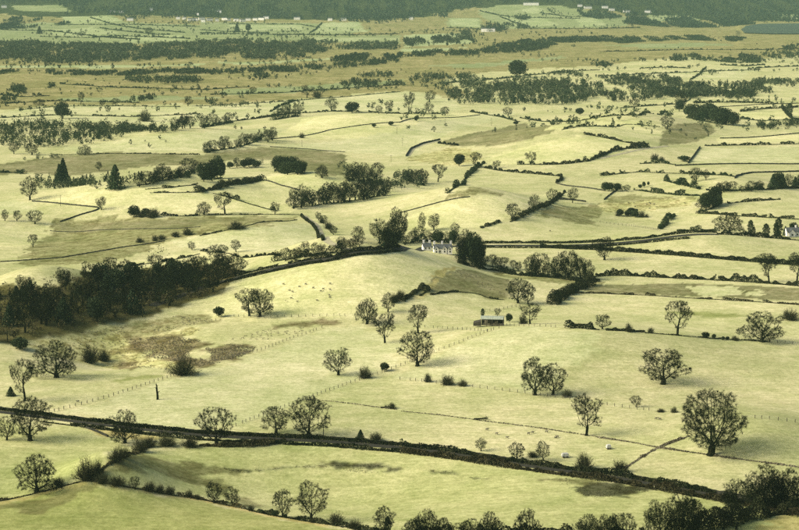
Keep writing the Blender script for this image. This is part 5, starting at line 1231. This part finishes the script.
# white house at right
e = building(794, 236.5, 0.15, 'white gabled house behind the hedge at the right edge', 'house')
r3 = gable(e, -5, 6, 0, 7, 3.2, 2.8, 'x'); gable(e, -4.2, 0.2, -2.0, 2.5, 3.0, 2.4, 'y'); chimney(r3, 2.5, 3.5, 5.4, 7.4)
window(e, -2, -2.03, 0.9, 1.2, 1.2); window(e, 2.5, -0.03, 0.9, 1.2, 1.2); window(e, 4.6, -0.03, 0.9, 1.0, 1.2)
# Dutch barn: curved tin roof on posts, open front, lean-to at its left
p = G([(492, 326.5)])[0]
e = link('barn', None, None, p); e.rotation_euler = (0, 0, -0.12); tag(e, 'open-sided barn with curved grey-green tin roof in the centre field', 'barn')
Lb, Wb, hb = 5.2, 5.0, 2.9
V = []; F_ = []; nseg = 12; nl = 32
for i in range(nl + 1):
    x = -Lb + 2 * Lb * i / nl
    for k in range(nseg + 1):
        a = math.pi * (0.08 + 0.84 * k / nseg); rr = Wb / 2 + 0.2 + 0.035 * (1 if i % 2 else -1)
        V.append((x, Wb / 2 - math.cos(a) * rr, hb + math.sin(a) * rr * 0.55))
for i in range(nl):
    for k in range(nseg): a = i * (nseg + 1) + k; F_.append((a, a + 1, a + nseg + 2, a + nseg + 1))
me = bpy.data.meshes.new('roof'); me.from_pydata(V, [], F_); me.materials.append(M['tin'])
ro = link('roof', me, e); sm = ro.modifiers.new('thick', 'SOLIDIFY'); sm.thickness = 0.06
for x in (-5.0, -2.5, 0, 2.5, 5.0):
    for y in (0.1, Wb - 0.1):
        m = MB(); m.tube((x, y, -0.4), (x, y, hb + 0.35), 0.13, 0.11, 6); link('post', m.mesh('post', M['darkwood']), e)
m = MB(); m.box(-5.1, 5.1, Wb - 0.02, Wb + 0.08, -0.3, hb + 0.2); link('back_wall', m.mesh('back_wall', M['darkwood']), e)
m = MB(); m.box(5.02, 5.14, 0.0, Wb, -0.3, hb + 0.25)
yy = [Wb / 2 - math.cos(math.pi * (0.08 + 0.84 * k / 10)) * (Wb / 2) for k in range(11)]; zz = [hb + math.sin(math.pi * (0.08 + 0.84 * k / 10)) * (Wb / 2) * 0.55 for k in range(11)]
m.add([(5.08, a, b) for a, b in zip(yy, zz)], [tuple(range(11))]); link('end_wall', m.mesh('end_wall', M['darkwood']), e)
for x in (-5.0, -1.6, 1.7):
    m = MB()
    for z in (0.45, 0.95): m.box(x, x + 3.2, 0.02, 0.08, z, z + 0.16)
    link('rail', m.mesh('rail', M['post']), e)
m = MB()
for (x, y, z) in ((-3.6, 3.2, 0), (-2.0, 3.3, 0), (-2.9, 3.2, 1.1), (1.0, 3.3, 0), (2.5, 3.2, 0), (1.8, 3.3, 1.1), (3.9, 3.3, 0)): m.box(x - .7, x + .7, y - .6, y + .6, z, z + 1.05)
hb_ = link('hay_stack', m.mesh('hay_stack', M['rush'])); hb_.location = p; hb_.rotation_euler = (0, 0, -0.12)
tag(hb_, 'stacked hay bales inside the open barn', 'hay', kind='stuff')
m = MB(); m.add([(-8.6, 0.6, 0), (-5.3, 0.6, 0), (-5.3, 4.6, 0), (-8.6, 4.6, 0), (-8.6, 0.6, 1.3), (-5.3, 0.6, 2.0), (-5.3, 4.6, 2.4), (-8.6, 4.6, 1.6)],
                [(0, 1, 5, 4), (1, 2, 6, 5), (2, 3, 7, 6), (3, 0, 4, 7), (4, 5, 6, 7)])
link('lean_to', m.mesh('lean_to', M['darkwood']), e)
# far village and farms: small white houses with slate roofs
def far_house(u, v, w, label, group, rz=0.0, hw=4.0):
    p = G([(u, v)])[0]
    e = link('house', None, None, p); e.rotation_euler = (0, 0, rz); tag(e, label, 'house', group)
    gable(e, -w / 2, w / 2, 0, 8, hw + 4.0, 2.6, 'x')
    for k in (-0.28, 0.05, 0.3): window(e, k * w, -0.05, 1.6, 1.4, 1.6)
rv = random.Random(4)
VIL = sorted([(178,20.5),(184,21),(191,20),(197,16.5),(202,19),(203,21.5),(210,21),(217,20.5),(224,20),(229,21.5),(236,20.5),(243,21),(248,20),(255,20.5),(261,21),(266,20.5),(195,22)])
for i, (u, v) in enumerate(VIL):
    far_house(u, v + rv.uniform(-1.6, 1.4), rv.uniform(12, 24), 'white house in the far village strung along the forest foot' + which(i, len(VIL)), 'far village houses', rv.uniform(-0.4, 0.4))
for u, v, w, lab in [(112,13,24,'pale far house left of the village, leftmost of two'), (121,13.5,22,'pale far house left of the village, rightmost of two'), (130,21,22,'white far house at the corner of the top left fields'),
                     (152,11,20,'lone white house high in the forest above the village gap'), (218,13,24,'white house in the forest above the village'), (297,20,22,'white far house under the forest right of the village'),
                     (330,21,16,'small far house right of the pale field'), (343,21,24,'long far house at the forest edge near the top centre'),
                     (531,5.5,60,'long pale hall on the far hillside at top centre'), (580,7,18,'small white house left of the far right hamlet'),
                     (588,9,30,'largest white house of the far right hamlet'), (605,8.5,24,'white house in the middle of the far right hamlet'), (612,11,20,'low house at the right of the far right hamlet'),
                     (627,13,26,'white house right of the hamlet at the wood corner'), (648,13,26,'thin white house by the far right pale field'), (488,32,44,'pale low farm below the conifer clump'), (411,20,14,'tiny white house at the forest edge left of centre'),
                     (4,8,20,'pale house at the top left edge')]:
    far_house(u, v, w, lab, None, rv.uniform(-0.15, 0.15), 4.5 if w < 40 else 6.0)
# ------------------------------------------------------------------ small things
def pole(u, v, hp, label):
    p = G([(u, v)])[0]; h = hp * mpp(p[1])
    e = link('telegraph_pole', None, None, p); tag(e, label, 'pole')
    m = MB(); m.tube((0, 0, -0.4), (0, 0, h), 0.16, 0.12, 6); link('post', m.mesh('post', M['darkwood']), e)
    m = MB(); m.box(-0.9, 0.9, -0.07, 0.07, h - 0.7, h - 0.55); link('crossarm', m.mesh('crossarm', M['darkwood']), e)
for a in [(60.5,206,11,'double telegraph pole on the pale slope at left'), (323.5,436,13,'wooden pole by the lane right of the big oak'), (402.5,146,8,'far thin pole in the pale field left of the curving wall'),
          (397,134,7,'far thin pole above the slanting wall'), (491.5,126,8,'far thin pole beside the far belt'), (445,126,7,'far thin pole in the bright far field'), (302,147,7,'far thin pole over the brown field'), (391,162,7,'far thin pole at the right of the pale field')]:
    pole(*a)
# dead trunk
p = G([(157.5, 399.5)])[0]; s = mpp(p[1])
m = MB(); z = 0; pr = (0, 0, -0.3); r0 = 0.55
for k, (dx, dz, rr) in enumerate([(0.05, 1.2, 0.46), (-0.1, 1.6, 0.42), (-0.2, 1.5, 0.36), (0.0, 1.3, 0.28), (-0.25, 0.9, 0.16)]):
    nx = (pr[0] + dx, 0.05 * k, pr[2] + dz); m.tube(pr, nx, r0, rr, 7); pr, r0 = nx, rr
e = link('dead_tree', None, None, p); tag(e, 'broken dead trunk standing alone in the left field', 'dead tree')
link('trunk', m.mesh('trunk', M['bark']), e)
m = MB(); m.tube((-0.2, 0, 2.6), (0.9, 0.1, 3.3), 0.2, 0.08); m.tube((-0.3, 0, 4.2), (-1.0, 0, 4.9), 0.16, 0.05); m.tube((-0.3, 0, 5.0), (0.3, 0, 5.7), 0.13, 0.04)
link('branch_stub', m.mesh('branch_stub', M['bark']), e)
# fallen boughs
def fallen(u, v, L, label, seed):
    r = np.random.default_rng(seed); p = G([(u, v)])[0]
    e = link('fallen_branch', None, None, p); tag(e, label, 'branch')
    m = MB(); m.tube((-L / 2, 0, 0.25), (L / 2, 0.2, 0.4), 0.32, 0.16, 7); link('bough', m.mesh('bough', M['bark']), e)
    b = np.c_[r.uniform(0, L / 2, 60), r.normal(size=60) * 0.2, np.full(60, 0.4)]
    link('twigs', mesh_tris('twigs', blades(r, b, unit(rand_dirs(r, 60) + np.array([0.2, 0, 0.9])), r.uniform(0.6, 1.8, 60), 0.10), M['bark']), e)
fallen(481, 419.5, 5.2, 'fallen dead bough in the centre field', 3)
fallen(384.5, 408, 3.0, 'short dead log left of the small lone thorn', 4)
tree_px(392, 408.5, 7, 9, 'bush', 'small lone thorn beside the dead log in the centre field')
# white trailer and feed trough
def trailer(u, v, label, L=2.6):
    p = G([(u, v)])[0]
    e = link('feed_trailer', None, None, p); tag(e, label, 'trailer'); e.rotation_euler = (0, 0, 0.2)
    m = MB(); m.box(-L / 2, L / 2, -0.7, 0.7, 0.45, 1.35); m.box(-L / 2 + .2, L / 2 - .2, -0.55, 0.55, 1.35, 1.6); link('body', m.mesh('body', M['paint']), e)
    for x in (-L * 0.28, L * 0.28):
        for y in (-0.75, 0.75): m = MB(); m.tube((x, y - .1, 0.32), (x, y + .1, 0.32), 0.34, 0.34, 10); link('wheel', m.mesh('wheel', M['darkwood']), e)
    m = MB(); m.tube((L / 2, 0, 0.55), (L / 2 + 0.9, 0, 0.45), 0.06, 0.05); link('drawbar', m.mesh('drawbar', M['steel']), e)
trailer(565, 457.5, 'white trailer parked above the lane hedge right of centre', 2.3)
trailer(608.5, 449, 'small white feed trailer in the field left of the rushy wall', 1.5)
# sheep
def ellip(m, c, r, n=10, k=6):
    V = []; F_ = []
    for i in range(k + 1):
        a = math.pi * i / k
        for j in range(n):
            t = 2 * math.pi * j / n; V.append((c[0] + r[0] * math.cos(a), c[1] + r[1] * math.sin(a) * math.cos(t), c[2] + r[2] * math.sin(a) * math.sin(t)))
    for i in range(k):
        for j in range(n): F_.append((i * n + j, i * n + (j + 1) % n, (i + 1) * n + (j + 1) % n, (i + 1) * n + j))
    m.add(V, F_)
mb_ = MB(); ellip(mb_, (0, 0, 0.62), (0.58, 0.27, 0.27)); body_m = mb_.mesh('fleece', M['wool'])
mb_ = MB(); ellip(mb_, (0.66, 0, 0.74), (0.19, 0.10, 0.12)); mb_.tube((0.42, 0, 0.68), (0.62, 0, 0.76), 0.13, 0.09); mb_.tube((0.58, 0.08, 0.83), (0.55, 0.2, 0.82), 0.04, 0.01, 4); mb_.tube((0.58, -0.08, 0.83), (0.55, -0.2, 0.82), 0.04, 0.01, 4)
head_m = mb_.mesh('head', M['sheepface'])
mb_ = MB(); mb_.tube((0, 0, 0), (0.02, 0, 0.28), 0.035, 0.045, 5); mb_.tube((0.02, 0, 0.28), (0, 0, 0.5), 0.045, 0.075, 5); leg_m = mb_.mesh('leg', M['sheepface'])
def sheep(u, v, label, group):
    p = G([(u, v)])[0]
    e = link('sheep', None, None, p); e.rotation_euler = (0, 0, random.uniform(-0.6, 0.6) + random.choice([0, math.pi])); tag(e, label, 'sheep', group)
    link('fleece', body_m, e); link('head', head_m, e)
    for x in (-0.36, 0.34):
        for y in (-0.13, 0.13): link('leg', leg_m, e, (x, y, 0))
for i, (u, v) in enumerate([(487,430.5),(496.5,434.5),(507,438.5),(528.5,434.5),(532.5,433.5),(546.5,432.5),(556,438.8),(557.3,437.6)]): sheep(u, v, 'dark sheep grazing above the lane near the ivy oak' + which(i, 8), 'sheep above the lane')
for i, (u, v) in enumerate([(656,419.5),(660,420)]): sheep(u, v, 'dark sheep in the field left of the great oak' + which(i, 2), 'sheep left of the great oak')
for k in range(15): sheep(rv.uniform(283, 332), rv.uniform(284, 303), 'small sheep on the flank of the smooth pale hill', 'sheep on the smooth hill')
for k in range(12): sheep(rv.uniform(625, 685), rv.uniform(203, 209), 'tiny sheep in the wet pasture at right centre', 'sheep in the wet pasture')
sheep(78, 402.5, 'single sheep by the fence near the dead trunk', None); sheep(550, 231.5, 'single dark sheep in the pale field above the road', None)
# ------------------------------------------------------------------ haze: even thin air round the whole valley
hm = bpy.data.materials.new('thin winter haze'); hm.use_nodes = True; nt = hm.node_tree; nt.nodes.clear()
pv = nt.nodes.new('ShaderNodeVolumePrincipled'); ou = nt.nodes.new('ShaderNodeOutputMaterial')
pv.inputs['Color'].default_value = (0.38, 0.60, 0.50, 1); pv.inputs['Density'].default_value = 3.8e-5; pv.inputs['Anisotropy'].default_value = 0.0
nt.links.new(pv.outputs[0], ou.inputs['Volume'])
m = MB(); m.box(-23000, 23000, -2000, 18500, -60, 420)
tag(link('haze', m.mesh('haze', hm)), 'thin greenish winter haze filling the valley air', 'haze', kind='stuff')
